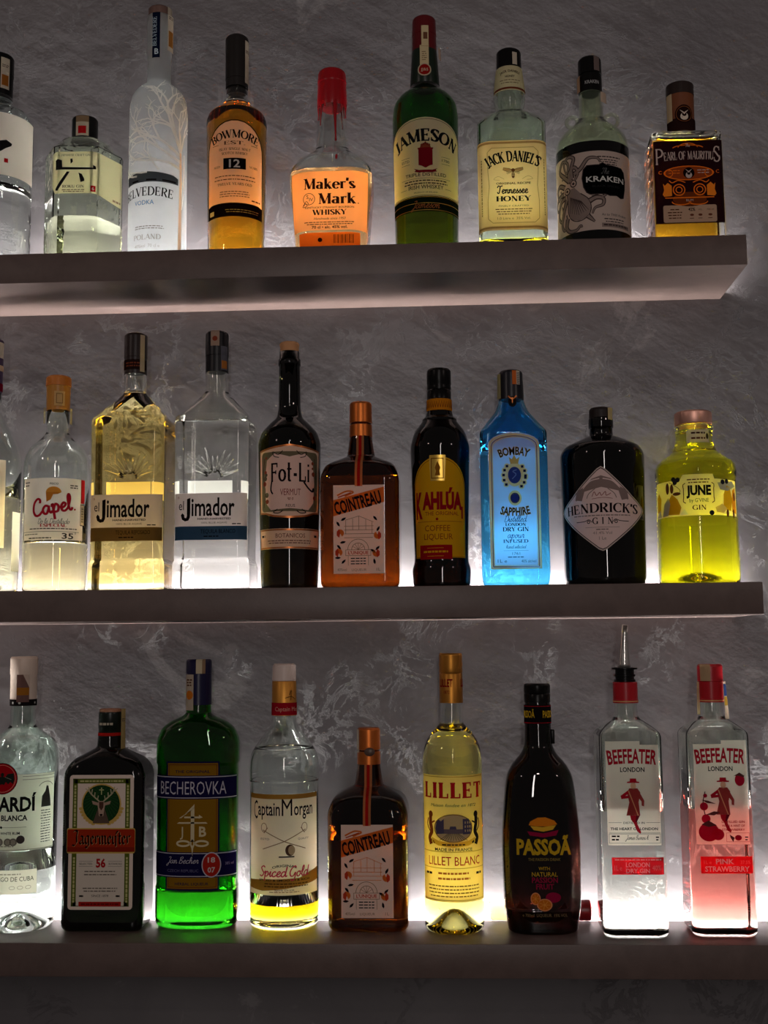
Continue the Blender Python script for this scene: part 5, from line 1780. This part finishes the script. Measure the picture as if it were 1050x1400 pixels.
# stag: neck, head, ears, antlers, cross
L.poly([(-1.1, 13.6), (-.75, 14.6), (-.45, 15.4), (.45, 15.4), (.75, 14.6), (1.1, 13.6)], P_(96, 78, 66, .1), 5)
L.poly([(-.28, 14.5), (.28, 14.5), (.38, 15.2), (.5, 16.0), (.3, 16.4), (-.3, 16.4), (-.5, 16.0), (-.38, 15.2)], P_(190, 160, 140, .2), 6)
L.poly([(-.3, 16.3), (-.28, 15.6), (0, 15.2), (.28, 15.6), (.3, 16.3)], P_(84, 56, 46, .1), 7)
L.disc(0, 14.65, .2, P_(40, 30, 28, .1), 7, .14)
for s in (-1, 1):
    L.poly([(s * .4, 16.2), (s * 1.25, 16.45), (s * 1.1, 16.0), (s * .5, 15.85)], P_(180, 150, 130, .2), 6)
    A = P_(196, 186, 150, .2)
    L.line([(s * .3, 16.4), (s * .9, 16.9), (s * 1.5, 17.5), (s * 1.7, 18.2)], .17, A, 6, True)
    L.line([(s * .9, 16.9), (s * .85, 17.5)], .12, A, 6)
    L.line([(s * 1.3, 17.25), (s * 1.2, 17.9)], .12, A, 6)
    L.line([(s * 1.5, 17.5), (s * 2.1, 18.0)], .12, A, 6)
    L.line([(s * .5, 16.6), (s * .4, 17.1)], .1, A, 6)
    for i in range(7):
        a = math.radians(-90 + s * (22 + i * 9))
        L.disc(2.75 * math.cos(a), 16.1 + 2.75 * math.sin(a), .27, GLD, 4 + i % 2, .2)
L.rect(-.06, 17.2, .06, 18.1, P_(210, 214, 150, .3), 6)
L.rect(-.3, 17.75, .3, 17.87, P_(210, 214, 150, .3), 6)
L.rrect(-4.45, 9.8, 4.45, 13.0, .3, GLD, 4)
L.rrect(-4.4, 10.0, 4.4, 12.85, .25, P_(176, 52, 24, .3), 5)
L.rect(-4.4, 10.0, 4.4, 10.6, P_(150, 42, 22, .3), 6)
L.text('Jägermeister', .1, 10.95, 1.05, 7.7, P_(200, 150, 100, .2), 7, 'frak')
L.text('Jägermeister', .04, 11.0, 1.05, 7.7, P_(34, 14, 14, .05), 8, 'frak')
L.rect(-3.1, 3.3, 3.1, 9.75, BU, 2)
L.text('56', .05, 8.1, 1.0, 1.25, P_(176, 30, 36, .2), 3, bold=.04)
L.text('SELECTED', -1.9, 8.4, .24, 1.7, D, 3)
L.text('BOTANICALS', 1.95, 8.4, .24, 1.7, D, 3)
for z in (8.85, 8.2):
    L.line([(-2.8, z), (-1.0, z)], .03, D, 3)
    L.line([(1.0, z), (2.8, z)], .03, D, 3)
L.micro(0, 7.5, 4.2, P_(120, 110, 100, .2), 2, .14, .4, 3)
L.micro(0, 5.4, 4.6, P_(120, 110, 100, .2), 2, .14, .35, 3)
L.text('SINCE 1878', 0, 4.4, .26, 2.2, D, 3)
L.micro(-2.4, 4.4, .6, D, 1, .2)
L.micro(2.4, 4.4, .7, D, 1, .2)
L.rect(-2.75, 3.2, 2.75, 3.8, P_(186, 36, 30, .3), 3)
L.micro(0, 3.4, 5.0, P_(110, 20, 20, .2), 1, .2, .3, 4)
L.build('front_label', root)
bm = bmesh.new()
tube_bm(bm, [(2.9 * math.cos(2 * math.pi * a / 40), -3.56, 1.75 + .28 * math.sin(2 * math.pi * a / 40)) for a in range(40)], .09, 6, True)
mesh_obj('moulded_oval', bm, glass((.5, .55, .5)), root)

# --- green herbal bitters
root = place('liqueur_bottle', 'bright green flat herbal liqueur bottle with navy bands and a gold panel', -33.05, -5.0, 2)
GRN = glass((.13, .56, .10))
P = body(root, [(0, 4.9, 2.9, .85, 0), (.5, 5.4, 3.25, .85, .5), (5.0, 5.4, 3.25, .85, .1), (5.3, 5.28, 3.15, .85, .1), (20.6, 5.3, 3.15, .85, .1), (20.9, 5.45, 3.25, .85, .1), (23.8, 5.46, 3.25, .85, .6), (25.4, 4.8, 3.0, .88, .5), (26.3, 3.6, 2.6, .95, .4), (26.9, 2.2, 2.0, 1, .3), (27.3, 1.68, 1.68, 1, .2), (32, 1.5, 1.5, 1, 0)],
         GRN, 4.6, liquid((.75, .95, .25)), t=.4)
NB = plastic(srgb(22, 20, 58), .3)
K = [(28.4, 1.72), (32.5, 1.70), (32.55, 1.74), (34.2, 1.7, .2), (34.4, 1.5)]
solid('cap', K, NB, root)
KP = prof(K)
patch('tax_strip', root, KP, -.05, 1.2, 32.5, 34.4, P_(230, 214, 180, .3), .04, extra=lambda L: L.rect(.75, 32.5, 1.2, 34.4, P_(170, 140, 110, .3)))
patch('tax_strip', root, KP, -1.75, -.35, 27.7, 32.4, P_(206, 190, 170, .3), .07, extra=lambda L: (L.disc(-1.0, 29.7, .6, P_(226, 130, 40, .3)), L.micro(-1.05, 31.6, 1.0, BRN, 3, .18, .35, 1)))
L = Label(P)
NVY = P_(24, 20, 62, .12)
BG = P_(160, 116, 28, .35)
BE = P_(214, 210, 222, .3)
CW = P_(240, 226, 184, .35)
L.rect(-3.65, 4.9, 3.45, 21.2, NVY, 0)
L.rect(-3.45, 5.1, 3.25, 21.0, BG, 1)
L.frame(-3.3, 5.25, 3.1, 20.85, .08, P_(120, 60, 30, .2), 2)
L.text('THE ORIGINAL', -.1, 19.75, .34, 4.6, NVY, 3, bold=.01)
for z0, z1 in ((16.4, 19.4), (6.5, 9.7)):
    L.rect(-6.2, z0, 6.2, z1, NVY, 3)
    for z in (z0 + .12, z1 - .22):
        L.rect(-6.2, z, 6.2, z + .1, BE, 4)
L.text('BECHEROVKA', -.15, 17.0, 1.65, 9.0, BE, 5, bold=-.004)
zc = 13.0
L.poly([(-.25, 11.0), (.22, 11.0), (.22, 15.4), (-.25, 14.9)], CW, 4)
L.poly([(-1.8, 14.0), (-1.5, 14.0), (.22, 15.8), (.22, 15.3)], CW, 4)
L.rect(-1.1, 14.0, .9, 14.22, CW, 4)
L.poly([(.8, 13.95), (1.3, 14.1), (.8, 14.45)], CW, 4)
L.poly([(-2.1, 13.3), (1.95, 13.3), (1.7, 13.5), (-1.8, 13.5)], CW, 4)
L.text('J', -1.45, 11.7, 1.2, None, CW, 4)
L.text('B', 1.3, 11.7, 1.2, None, CW, 4, bold=.03)
for s in (-1, 1):
    L.ring(s * 1.2 - .02, 10.8, .82, .25, CW, 4, .32)
L.poly([(-.02, 11.4), (.35, 10.8), (.1, 10.2), (-.02, 9.2), (-.14, 10.2), (-.39, 10.8)], CW, 4)
L.disc(-.02, 10.8, .12, BG, 5, .25)
L.text('Jan Becher', -1.35, 8.3, .4, 4.3, BE, 5, 'script', slant=.25, pw=.14)
L.text('CZECH REPUBLIC', -1.3, 7.2, .34, 4.2, P_(110, 106, 140, .2), 5)
L.disc(2.45, 8.1, 1.25, BE, 5, 1.6)
L.disc(2.45, 8.1, 1.12, P_(186, 44, 34, .3), 6, 1.46)
L.text('18', 2.45, 8.4, .62, .95, WHITE, 7, 'b')
L.text('07', 2.45, 7.15, .62, .95, WHITE, 7, 'b')
L.text('38% vol', 4.9, 8.0, .34, 1.3, P_(150, 146, 170, .2), 5)
L.text('HERBAL LIQUEUR', -.1, 5.55, .34, 4.4, NVY, 3, bold=.01)
L.build('front_label', root)

# --- spiced rum
root = place('rum_bottle', 'nearly empty clear round rum bottle with white cap and a puddle of golden liquor', -21.6, -4.75, 2, 'out')
P = body(root, [(0, 4.2), (.5, 4.55, .4), (18.4, 4.5, .2), (18.7, 4.62, .2), (20.7, 4.62, .6), (22.1, 4.3, .6), (23.1, 3.65, .6), (24.3, 2.75, .6), (25.4, 1.9, .6), (26.6, 1.52, .4), (31.5, 1.45)],
         CG, 3.1, liquid((1.0, .76, .02), .06), base=1.0, t=.28)
solid('cap', [(31.4, 1.5), (31.5, 1.58), (33.5, 1.56, .2), (33.7, 1.3)], plastic(srgb(226, 206, 196), .4), root)
solid('neck_sleeve', [(26.9, 1.66), (31.3, 1.6), (31.45, 1.5)], metal(srgb(214, 150, 66), .45), root)
NP = prof([(26.5, 1.68), (31.5, 1.62)])
patch('neck_band', root, NP, -2.6, 2.6, 26.95, 28.6, P_(170, 24, 40, .15), .02, extra=lambda L: L.text('Captain Morgan', .9, 27.5, .55, 4.4, P_(226, 170, 150, .2), 1))
L = Label(NP, off=.03)
L.line([(.1, 29.2), (1.0, 29.4), (1.7, 29.0)], .1, P_(110, 70, 30, .1), 0, True)
L.line([(.9, 28.9), (1.0, 30.2), (.7, 29.6)], .1, P_(110, 70, 30, .1), 0, True)
L.build('sleeve_print', root)
L = Label(P)
ML = P_(248, 230, 198, .55)
MG = P_(170, 124, 50, .4)
D = P_(34, 24, 26, .05)
L.rect(-5.6, 4.5, 5.4, 17.1, ML, 0)
L.rect(-5.6, 16.5, 5.4, 17.1, MG, 1)
L.text('aptain', -2.15, 14.45, 1.65, 3.2, D, 2, bold=.012)
L.text('C', -4.2, 13.95, 2.3, .75, D, 2, bold=.0)
L.text('M', .35, 14.4, 2.1, 1.35, D, 2, bold=.0)
L.text('organ', 2.7, 14.45, 1.65, 2.9, D, 2, bold=.012)
for s in (-1, 1):
    L.line([(s * 2.9, 12.6), (0, 11.2), (-s * 2.9, 10.2)], .1, P_(150, 110, 80, .2), 2)
    L.ring(s * 2.75, 12.9, .42, .08, P_(150, 110, 80, .2), 2, .55)
    L.line([(s * 2.2, 12.9), (s * 2.75, 12.2)], .1, P_(150, 110, 80, .2), 2)
L.disc(.75, 10.1, .62, P_(90, 64, 50, .1), 3, .72)
L.disc(.95, 10.1, .45, P_(190, 160, 120, .3), 4, .58)
L.rect(-.7, 9.2, 1.3, 9.36, D, 3)
L.text('ESTD', -2.6, 11.35, .24, 1.3, P_(120, 96, 80, .2), 2)
L.text('QUALITY', 2.6, 11.35, .24, 1.6, P_(120, 96, 80, .2), 2)
L.text('ORIGINAL', .05, 8.05, .28, 3.2, D, 2, arc=5, bold=.02)
L.text('Spiced Gold', 0, 6.85, .62, 6.9, P_(206, 60, 84, .3), 4, 'script', slant=.15, pw=.24)
L.poly([(-5.6, 6.2), (-2, 6.5), (2, 6.6), (3.6, 7.2), (5.4, 7.6), (5.4, 6.0), (3, 5.7), (0, 5.3), (-3, 5.0), (-5.6, 5.2)], MG, 1)
L.text('SPICED & SMOOTH & RICH', 0, 6.25, .24, 7.0, D, 3, bold=.02)
L.micro(.3, 5.85, 6.0, P_(90, 64, 30, .1), 2, .14, .34, 3)
L.text('Spirit Drink', 0, 5.05, .22, 2.6, D, 3, slant=.2)
L.micro(0, 4.85, 4.0, P_(160, 120, 90, .2), 1, .1, .2, 3)
L.build('front_label', root)

orange_liqueur('square amber liqueur bottle with copper cap on the bottom shelf', -10.36, -4.7, 2, 11.3, 0)

# --- pale aperitif wine
root = place('aperitif_bottle', 'slim pale yellow wine bottle with gold screw cap and big red word', .62, -7.1, 2)
P = body(root, [(0, 3.4), (.4, 3.78, .35), (21.2, 3.84, .6), (22.8, 3.65, .6), (23.9, 3.2, .6), (25.0, 2.35, .5), (25.9, 1.47, .3), (30, 1.4), (33, 1.4)],
         CG, 25.7, liquid((1.0, .90, .26)), punt=(.86, 2.8), base=.5, t=.25)
GC = metal(srgb(190, 128, 50), .4)
K = [(28.5, 1.52), (32.2, 1.52), (32.3, 1.46), (32.5, 1.54), (33.0, 1.50), (33.4, 1.55), (33.9, 1.50), (34.7, 1.54, .15), (34.9, 1.4)]
solid('cap', K, GC, root)
L = Label(prof(K), off=.03)
L.text('LILLET', -.75, 30.6, .95, 1.9, P_(150, 24, 30, .2), 0, 'b')
L.text('1872', -.6, 29.7, .4, .8, P_(150, 24, 30, .2), 0)
L.text('LILLET', 2.4, 30.6, .95, 1.9, P_(150, 24, 30, .2), 0, 'b')
L.build('cap_print', root)
L = Label(P)
LY = P_(252, 222, 146, .62)
LR = P_(182, 26, 34, .2)
D = P_(50, 40, 46, .1)
L.rect(-5.0, 4.05, 5.0, 19.6, LY, 0)
for z in (19.35, 10.1, 8.1, 4.2):
    L.rect(-5.0, z, 5.0, z + .09, GOLD, 1)
L.text('LILLET', 0, 16.75, 1.95, 8.6, LR, 2, 'serif', thick=.26, thin=.09, track=.12)
L.text('Maison fondee en 1872', 0, 15.7, .35, 6.2, D, 2, slant=.35)
L.disc(0, 13.05, 2.6, P_(150, 116, 70, .2), 1, 1.75)
L.disc(0, 13.05, 2.45, P_(232, 206, 150, .4), 2, 1.62)
SL_ = P_(92, 84, 108, .25)
L.poly([(-2.4, 13.0), (-2.2, 13.8), (-1.9, 14.1), (-1.6, 13.9), (-1.2, 14.2), (-1.2, 12.4), (-2.2, 12.3)], SL_, 3)
L.poly([(1.2, 12.3), (1.2, 14.2), (2.0, 14.2), (2.35, 13.6), (2.45, 12.9), (2.2, 12.3)], SL_, 3)
L.rect(-1.2, 12.4, 1.2, 12.95, P_(120, 104, 110, .25), 3)
L.poly([(-.5, 12.95), (-.4, 13.3), (.3, 13.3), (.4, 12.95)], SL_, 3)
for i in range(-5, 6):
    L.line([(i * .13, 12.4), (i * .36, 11.55)], .05, D, 4)
for x in (1.45, 1.8, 2.1):
    for z in (12.6, 13.1, 13.6):
        L.rect(x, z, x + .14, z + .28, P_(220, 196, 150, .3), 4)
for s, c in ((-1, P_(150, 76, 34, .2)), (1, P_(40, 34, 36, .1))):
    L.line([(s * 3.1, 11.0), (s * 3.4, 11.8), (s * 3.0, 12.6), (s * 3.2, 13.6), (s * 3.2, 14.4)], .55, c, 3, True)
    L.disc(s * 3.15, 14.7, .36, c, 4, .42)
    L.line([(s * 3.1, 13.6), (s * 2.5, 13.9)], .2, c, 4)
    L.line([(s * 3.3, 12.6), (s * 3.8, 13.4), (s * 3.6, 14.2)], .16, c, 4, True)
    L.line([(s * 3.1, 11.6), (s * 2.5, 11.2)], .25, c, 4)
L.poly([(-3.0, 11.3), (-2.0, 10.9), (0, 10.7), (2.0, 10.9), (3.0, 11.3), (3.0, 11.9), (2.0, 11.5), (0, 11.25), (-2.0, 11.5), (-3.0, 11.9)], P_(226, 182, 70, .4), 4)
L.micro(0, 10.95, 3.0, D, 1, .16, .2, 5)
L.text('MADE IN FRANCE', 0, 10.3 - .05, .36, 5.0, D, 2, bold=.01)
L.text('LILLET BLANC', .1, 8.5, 1.05, 7.4, LR, 2, bold=.0)
L.micro(0, 7.4, 4.2, P_(190, 110, 60, .3), 2, .24, .65, 2)
L.micro(-3.6, 7.3, 1.2, D, 1, .28)
L.micro(3.6, 7.3, 1.0, D, 1, .28)
L.micro(0, 5.9, 7.6, P_(140, 100, 50, .2), 4, .14, .42, 2)
L.build('front_label', root)

# --- passion fruit liqueur
root = place('liqueur_bottle', 'black bottle with bulging waist, yellow printed word and cut fruit picture', 11.75, -7.3, 2)
PG = glass((.05, .02, .018))
P = body(root, [(0, 4.0, 3.1, .75, 0), (.25, 4.35, 3.4, .75, .2), (2.5, 4.75, 3.55, .72, .8), (3.6, 4.85, 3.6, .72, .6), (11.5, 5.0, 3.7, .70, 3), (17.8, 4.42, 3.4, .76, .8), (19.4, 4.12, 3.2, .8, .6), (20.7, 3.4, 2.8, .9, .6), (22.1, 2.15, 2.1, 1, .6), (23.2, 1.76, 1.76, 1, .4), (28.6, 1.62, 1.62, 1, 0), (30, 1.5, 1.5, 1, 0)],
         PG, None, None, cavity=False)
K = [(28.5, 1.68), (29.5, 1.7), (29.6, 1.64), (29.8, 1.7), (30.7, 1.7, .15), (30.9, 1.5)]
solid('cap', K, BLACK, root)
NP = prof([(22, 1.85), (23.5, 1.76), (28.6, 1.70)])
PY = P_(206, 166, 36, .1)
def ex(L):
    for z in (25.9, 28.0):
        L.rect(-2.7, z, 2.7, z + .07, P_(170, 24, 40, .1), 1)
    for x in (-1.55, 1.6):
        L.text('PASSO\u00c3', x, 26.6, .85, 2.1, PY, 1, bold=.02)
patch('neck_band', root, NP, -2.7, 2.7, 25.8, 28.2, P_(20, 16, 18, .05), .03, extra=ex)
bm = bmesh.new()
box_bm(bm, .0165, .021, -.004, .004, .232, .250, .001)
mesh_obj('security_tag', bm, BLACK, root)
L = Label(P)
OR2 = P_(226, 130, 30, .1)
PU = P_(150, 20, 60, .1)
L.poly([(-1.7, 13.45), (-1.5, 13.9), (-.6, 14.35), (.4, 14.4), (1.5, 14.0), (1.85, 13.55), (.8, 13.3), (-.8, 13.3)], OR2, 0)
L.poly([(-1.5, 13.35), (0, 13.2), (1.7, 13.45), (1.3, 12.9), (.1, 12.65), (-1.1, 12.85)], P_(230, 176, 50, .1), 0)
L.poly([(-1.9, 12.7), (.1, 12.45), (2.0, 12.85), (1.7, 12.2), (.1, 11.95), (-1.6, 12.2)], PU, 0)
L.text('PASSO\u00c3', .15, 9.9, 1.75, 6.9, PY, 0, bold=.04)
L.text('THE PASSION DRINK', .15, 9.1, .34, 4.0, P_(150, 130, 60, .1), 0)
L.text('WITH', .1, 7.95, .42, 1.4, PY, 0)
L.text('NATURAL', .15, 7.2, .52, 3.2, PY, 0)
L.text('PASSION', .15, 6.45, .62, 3.2, PU, 0, bold=.02)
L.text('FRUIT', .15, 5.65, .62, 2.2, PU, 0, bold=.02)
L.disc(1.15, 4.65, .95, PU, 0, .62)
for x, z, a, b in ((-1.05, 4.5, .62, .75), (.05, 3.75, .95, .75)):
    L.disc(x, z, a, P_(226, 150, 100, .1), 1, b)
    L.disc(x, z, a * .85, P_(206, 110, 30, .1), 2, b * .85)
    for q in range(7):
        L.line([(x, z), (x + a * .75 * math.cos(q * .9), z + b * .75 * math.sin(q * .9))], .06, P_(230, 160, 70, .1), 3)
L.text('e 700ml  LIQUEUR  15% VOL', .1, 2.3, .36, 5.6, P_(120, 110, 80, .1), 0)
L.build('printed_front', root, zstep=.8)

# --- small bottle lying behind
root = place('small_bottle', 'small bottle with red and gold cap lying on its side behind the black bottle', 5.2, -2.75, 2)
root.rotation_euler = (0, math.radians(90), 0)
root.location.z += .0136
body(root, [(0, 1.0), (.3, 1.3, .2), (7.0, 1.32, .6), (9.0, .8, .5), (11.4, .7), (12.2, .7)], CG, 6.4, liquid((.95, .75, .2), .03), t=.15, base=.4)
solid('cap', [(11.2, 1.2), (11.3, 1.33), (11.7, 1.28), (11.9, 1.34), (12.3, 1.28), (12.5, 1.34), (13.1, 1.3, .1), (13.2, 1.1)], plastic(srgb(150, 26, 30), .3), root)
L = Label(prof([(11.2, 1.36), (13.2, 1.36)]), off=.01)
L.rect(-1.2, 11.25, 6.5, 11.6, GC, 0)
L.build('cap_band', root)

# --- two tall square London gins
def london_gin(label, X, Y, fill, liq, pink):
    root = place('gin_bottle', label, X, Y, 2)
    CGW = glass((.955, .985, .955))
    P = body(root, [(0, 3.6, 3.3, .34, 0), (.4, 3.98, 3.7, .34, .4), (3.0, 4.02, 3.75, .32, .3), (3.8, 3.95, 3.68, .30, .5), (24.7, 3.88, 3.65, .30, .5), (25.6, 2.9, 2.8, .6, .6), (26.5, 1.6, 1.6, 1, .4), (27.2, 1.42, 1.42, 1, .3), (31.0, 1.32, 1.32, 1, 0)],
             CGW, fill, liq, wn=True, base=1.3, t=.42)
    RC = plastic(srgb(176, 22, 34), .32)
    solid('neck_sleeve', [(28.4, 1.6), (28.8, 1.6), (28.85, 1.56), (31.0, 1.56), (31.05, 1.5)], RC, root)
    NP = prof([(28, 1.62), (31, 1.6)])
    patch('sleeve_print', root, NP, -2.4, 2.4, 28.55, 28.7, P_(226, 170, 120, .2), .02)
    if pink:
        K = [(31.05, 1.6), (33.0, 1.58, .15), (33.2, 1.4)]
        solid('cap', K, RC, root)
        patch('tax_strip', root, [p + Vector((0, .06, .06, 0)) for p in prof(K)], -1.7, -.3, 31.1, 33.2, P_(206, 180, 140, .4), .03)
        cx = [p + Vector((0, .3, .3, 0)) for p in prof([(26, 1.9), (31.2, 1.5)])]
        patch('tax_strip', root, cx, 1.4, 2.4, 26.3, 31.0, P_(226, 206, 180, .3), .05, extra=lambda L: (L.rect(1.45, 29.2, 2.35, 30.7, P_(60, 80, 130, .2)), L.rect(1.45, 28.0, 2.35, 29.1, P_(190, 150, 60, .2))))
        patch('tax_strip', root, cx, -2.4, -1.9, 26.9, 31.0, P_(226, 206, 160, .4), .05)
    else:
        solid('pourer_flange', [(31.0, 1.35), (31.35, 1.35), (31.4, 1.2), (31.7, 1.2), (31.75, 1.35), (32.0, 1.35), (32.05, 1.2), (32.6, 1.2), (32.65, 1.62), (32.85, 1.62), (32.9, 1.2)], BLACK, root)
        bm = bmesh.new()
        tube_bm(bm, [(0, 0, 32.8), (0, 0, 33.4), (.05, .05, 34.6), (.1, .1, 36.0), (.18, .1, 37.3), (.26, .05, 38.3)], [.8, .72, .6, .5, .42, .34], 16)
        mesh_obj('pourer_spout', bm, metal((.62, .60, .57), .2), root)
    L = Label(P)
    W = P_(236, 224, 212, .6)
    R2 = P_(172, 24, 40, .2)
    D = P_(34, 26, 28, .05)
    L.rect(-3.25, 11.2, 3.3, 23.4, W, 0)
    L.rect(-3.25, 23.4, 1.0, 23.85, W, 0)
    if pink:
        L.parts[-1] = ([(.2, 23.4), (3.3, 23.4), (3.3, 23.85), (.2, 23.85)],) + L.parts[-1][1:]
    L.text('BEEFEATER', 0, 21.2, 1.65, 5.9, R2, 2, arc=22, bold=.03)
    L.text('LONDON', 0, 20.1, .55, 3.0, D, 2, bold=.02)
    # marching guard in red coat with a staff
    S2 = P_(150, 52, 50, .2)
    o = (.25 if pink else .05, 15.2)
    q = lambda pts: [(o[0] + x, o[1] + z) for x, z in pts]
    L.poly(q([(-.75, 3.55), (.75, 3.55), (.75, 3.7), (.42, 3.75), (.38, 4.1), (-.38, 4.1), (-.42, 3.75), (-.75, 3.7)]), R2, 2)
    L.disc(o[0], o[1] + 3.2, .34, P_(216, 170, 140, .3), 2, .42)
    L.poly(q([(-.5, 2.9), (.5, 2.9), (.85, 2.4), (.6, 1.2), (.75, -.4), (-.95, -.4), (-.55, 1.2), (-.8, 2.4)]), S2, 2)
    L.poly(q([(-.6, 2.7), (-1.6, 2.0), (-1.5, 1.6), (-.6, 1.7), (-.5, 2.0), (-1.0, 2.0), (-.5, 2.3)]), R2, 3)
    L.poly(q([(.6, 2.7), (1.3, 1.4), (1.25, .7), (.95, .8), (.95, 1.3), (.4, 2.0)]), S2, 3)
    L.line(q([(-.6, 2.6), (.5, -.4)]), .12, P_(216, 150, 110, .3), 4)
    L.poly(q([(-.5, -.4), (.3, -.4), (.35, -1.4), (.8, -2.4), (.7, -2.6), (.3, -2.3), (-.05, -1.4), (-.4, -.9)]), R2, 3)
    L.poly(q([(.25, -.4), (.7, -.4), (.3, -1.2), (.1, -1.2)]), P_(110, 20, 34, .2), 4)
    if pink:
        BR_ = P_(170, 18, 46, .3)
        DG = P_(90, 44, 44, .2)
        for x, z, r, e in ((-1.7, 12.7, 1.25, 1.15), (-.6, 12.4, .75, .7), (-2.0, 14.3, .55, .55), (-2.2, 15.8, .5, .5), (-2.0, 17.1, .25, .25), (2.3, 19.0, .6, .75), (1.85, 12.0, .42, .34)):
            L.disc(x, z, r, BR_, 5, e)
        for pts in ([(-2.6, 13.6), (-1.7, 14.1), (-.7, 13.5), (-1.7, 13.3)], [(-2.0, 14.8), (-1.0, 15.2), (-.2, 15.1), (-1.0, 14.7)], [(-2.5, 16.6), (-1.7, 16.5), (-.7, 16.1), (-1.8, 16.2)], [(1.6, 19.5), (2.3, 19.9), (2.9, 19.5), (3.1, 20.0), (2.8, 19.3), (2.2, 19.5)], [(.8, 12.4), (1.4, 12.0), (1.2, 11.5), (.9, 12.0)]):
            L.poly(pts, DG, 6)
        L.line([(-2.1, 14.8), (-2.3, 16.2), (-2.0, 17.6)], .12, DG, 5, True)
        for i, t in enumerate(('DISTILLED GIN', 'WITH A HINT OF', 'STRAWBERRY')):
            L.text(t, 1.3, 13.8 - i * .48, .26, 2.8, R2, 3, bold=.02)
        L.frame(.4, 11.5, 3.25, 12.6, .04, R2, 2)
        L.micro(2.85, 12.0, .4, D, 2, .14, .3, 3)
    else:
        L.text('DISTILLED IN', 0, 14.1 - .3, .24, 2.6, D, 2, bold=.01)
        L.text('THE HEART OF LONDON', 0, 13.05, .3, 5.8, D, 2, bold=.03)
        for z in (13.95, 12.7):
            L.line([(-3.1, z), (-1.5 if z > 13 else 3.2, z)], .04, D, 2)
        L.line([(1.5, 13.95), (3.2, 13.95)], .04, D, 2)
        L.frame(-3.1, 11.45, 3.2, 12.6, .04, D, 2)
        L.micro(-2.3, 12.2, 1.0, D, 2, .2, .4)
        L.text('James Burrough', .3, 11.9, .26, 2.8, D, 2, 'script', slant=.3, pw=.18)
        L.micro(2.8, 12.1, .4, D, 2, .16, .3)
    L.build('front_label', root)
    L = Label(P)
    RL = P_(206, 26, 36, .45)
    L.rect(-2.85, 7.7, 3.55, 9.75, RL, 0)
    if pink:
        L.text('PINK', .1, 8.85, .58, 2.2, WHITE, 1, bold=.02)
        L.text('STRAWBERRY', .35, 7.95, .6, 5.4, WHITE, 1, bold=.02)
        L.text('1L e', -2.0, 8.85, .4, .9, P_(226, 130, 120, .3), 1)
        L.text('37.5%', 2.6, 8.85, .4, 1.2, P_(226, 130, 120, .3), 1)
    else:
        L.micro(.35, 9.4, 5.8, WHITE, 1, .16, .2, 1)
        L.text('LONDON', .3, 8.6, .55, 2.9, WHITE, 1, bold=.02)
        L.text('DRY GIN', .3, 7.9, .5, 2.9, WHITE, 1, bold=.02)
        L.text('1L e', -2.1, 8.2, .6, .9, P_(236, 170, 160, .3), 1)
        L.text('40%', 2.6, 8.2, .6, 1.1, P_(236, 170, 160, .3), 1)
    L.build('lower_label', root)

london_gin('tall colourless square gin bottle with a steel pourer spout in its neck', 22.9, -8.7, 15.2, liquid((.965, .985, .95)), False)
london_gin('tall square gin bottle half full of pink spirit', 33.85, -8.0, 15.4, liquid((1.0, .24, .20)), True)
# ------------------------------------------------------------------ what the differing parts look like
for start, part, text in (
        ('clear bottle with black cap', 'cap', 'black cap'), ('squat clear hex', 'cap', 'black cap'), ('tall frosted', 'neck_label', 'navy upright neck label'),
        ('amber whisky', 'cap', 'long black cap'), ('squarish bourbon', 'wax_cap', 'red wax cap'), ('tall green whiskey', 'cap', 'dark red cap'),
        ('almost empty square', 'cap', 'black screw cap'), ('clear round bottle of black rum', 'cap', 'black cap'), ('square thick glass', 'cap_lid', 'dark wooden lid'),
        ('round shouldered clear', 'cap', 'orange cap'), ('square golden', 'cap', 'dark brown cap'), ('square colourless', 'cap', 'black cap'),
        ('dark wine-shaped', 'cork', 'bare cork'), ('square amber', 'cap', 'copper cap'), ('square amber', 'ribbon', 'red and orange ribbon'),
        ('dark brown coffee', 'cap', 'black screw cap'), ('bright blue', 'cap', 'black cap'), ('black apothecary', 'cork', 'dark stopper'),
        ('wide bright yellow', 'cap', 'rose gold cap'), ('clear rum bottle', 'cap', 'white cap'), ('dark square herbal', 'cap', 'black cap'),
        ('bright green flat', 'cap', 'navy cap'), ('nearly empty', 'cap', 'white cap'), ('nearly empty', 'neck_sleeve', 'gold neck sleeve'),
        ('slim pale', 'cap', 'gold screw cap'), ('black bottle with bulging', 'cap', 'black screw cap'), ('small bottle', 'cap', 'red cap'),
        ('tall colourless', 'pourer_spout', 'polished steel spout'), ('tall colourless', 'neck_sleeve', 'red neck sleeve'), ('tall square gin', 'cap', 'red cap')):
    for r in list(COL.objects):
        if r.parent is None and r.get('label', '').startswith(start):
            for c in r.children:
                if c.name.split('.')[0] == part:
                    c['label'] = text
# prints, bands and drips belong to the cap or sleeve they sit on
for r in list(COL.objects):
    if r.parent is None and r.get('category') == 'bottle':
        kids = {c.name.split('.')[0]: c for c in r.children}
        for c in list(r.children):
            n = c.name.split('.')[0]
            host = {'cap_band': 'cap', 'cap_print': 'cap', 'wax_drip': 'wax_cap', 'sleeve_print': 'neck_sleeve',
                    'pourer_spout': 'pourer_flange', 'cap_lid': 'cap'}.get(n)
            if n == 'neck_band' and 'neck_sleeve' in kids:
                host = 'neck_sleeve'
            if host in kids:
                c.parent = kids[host]
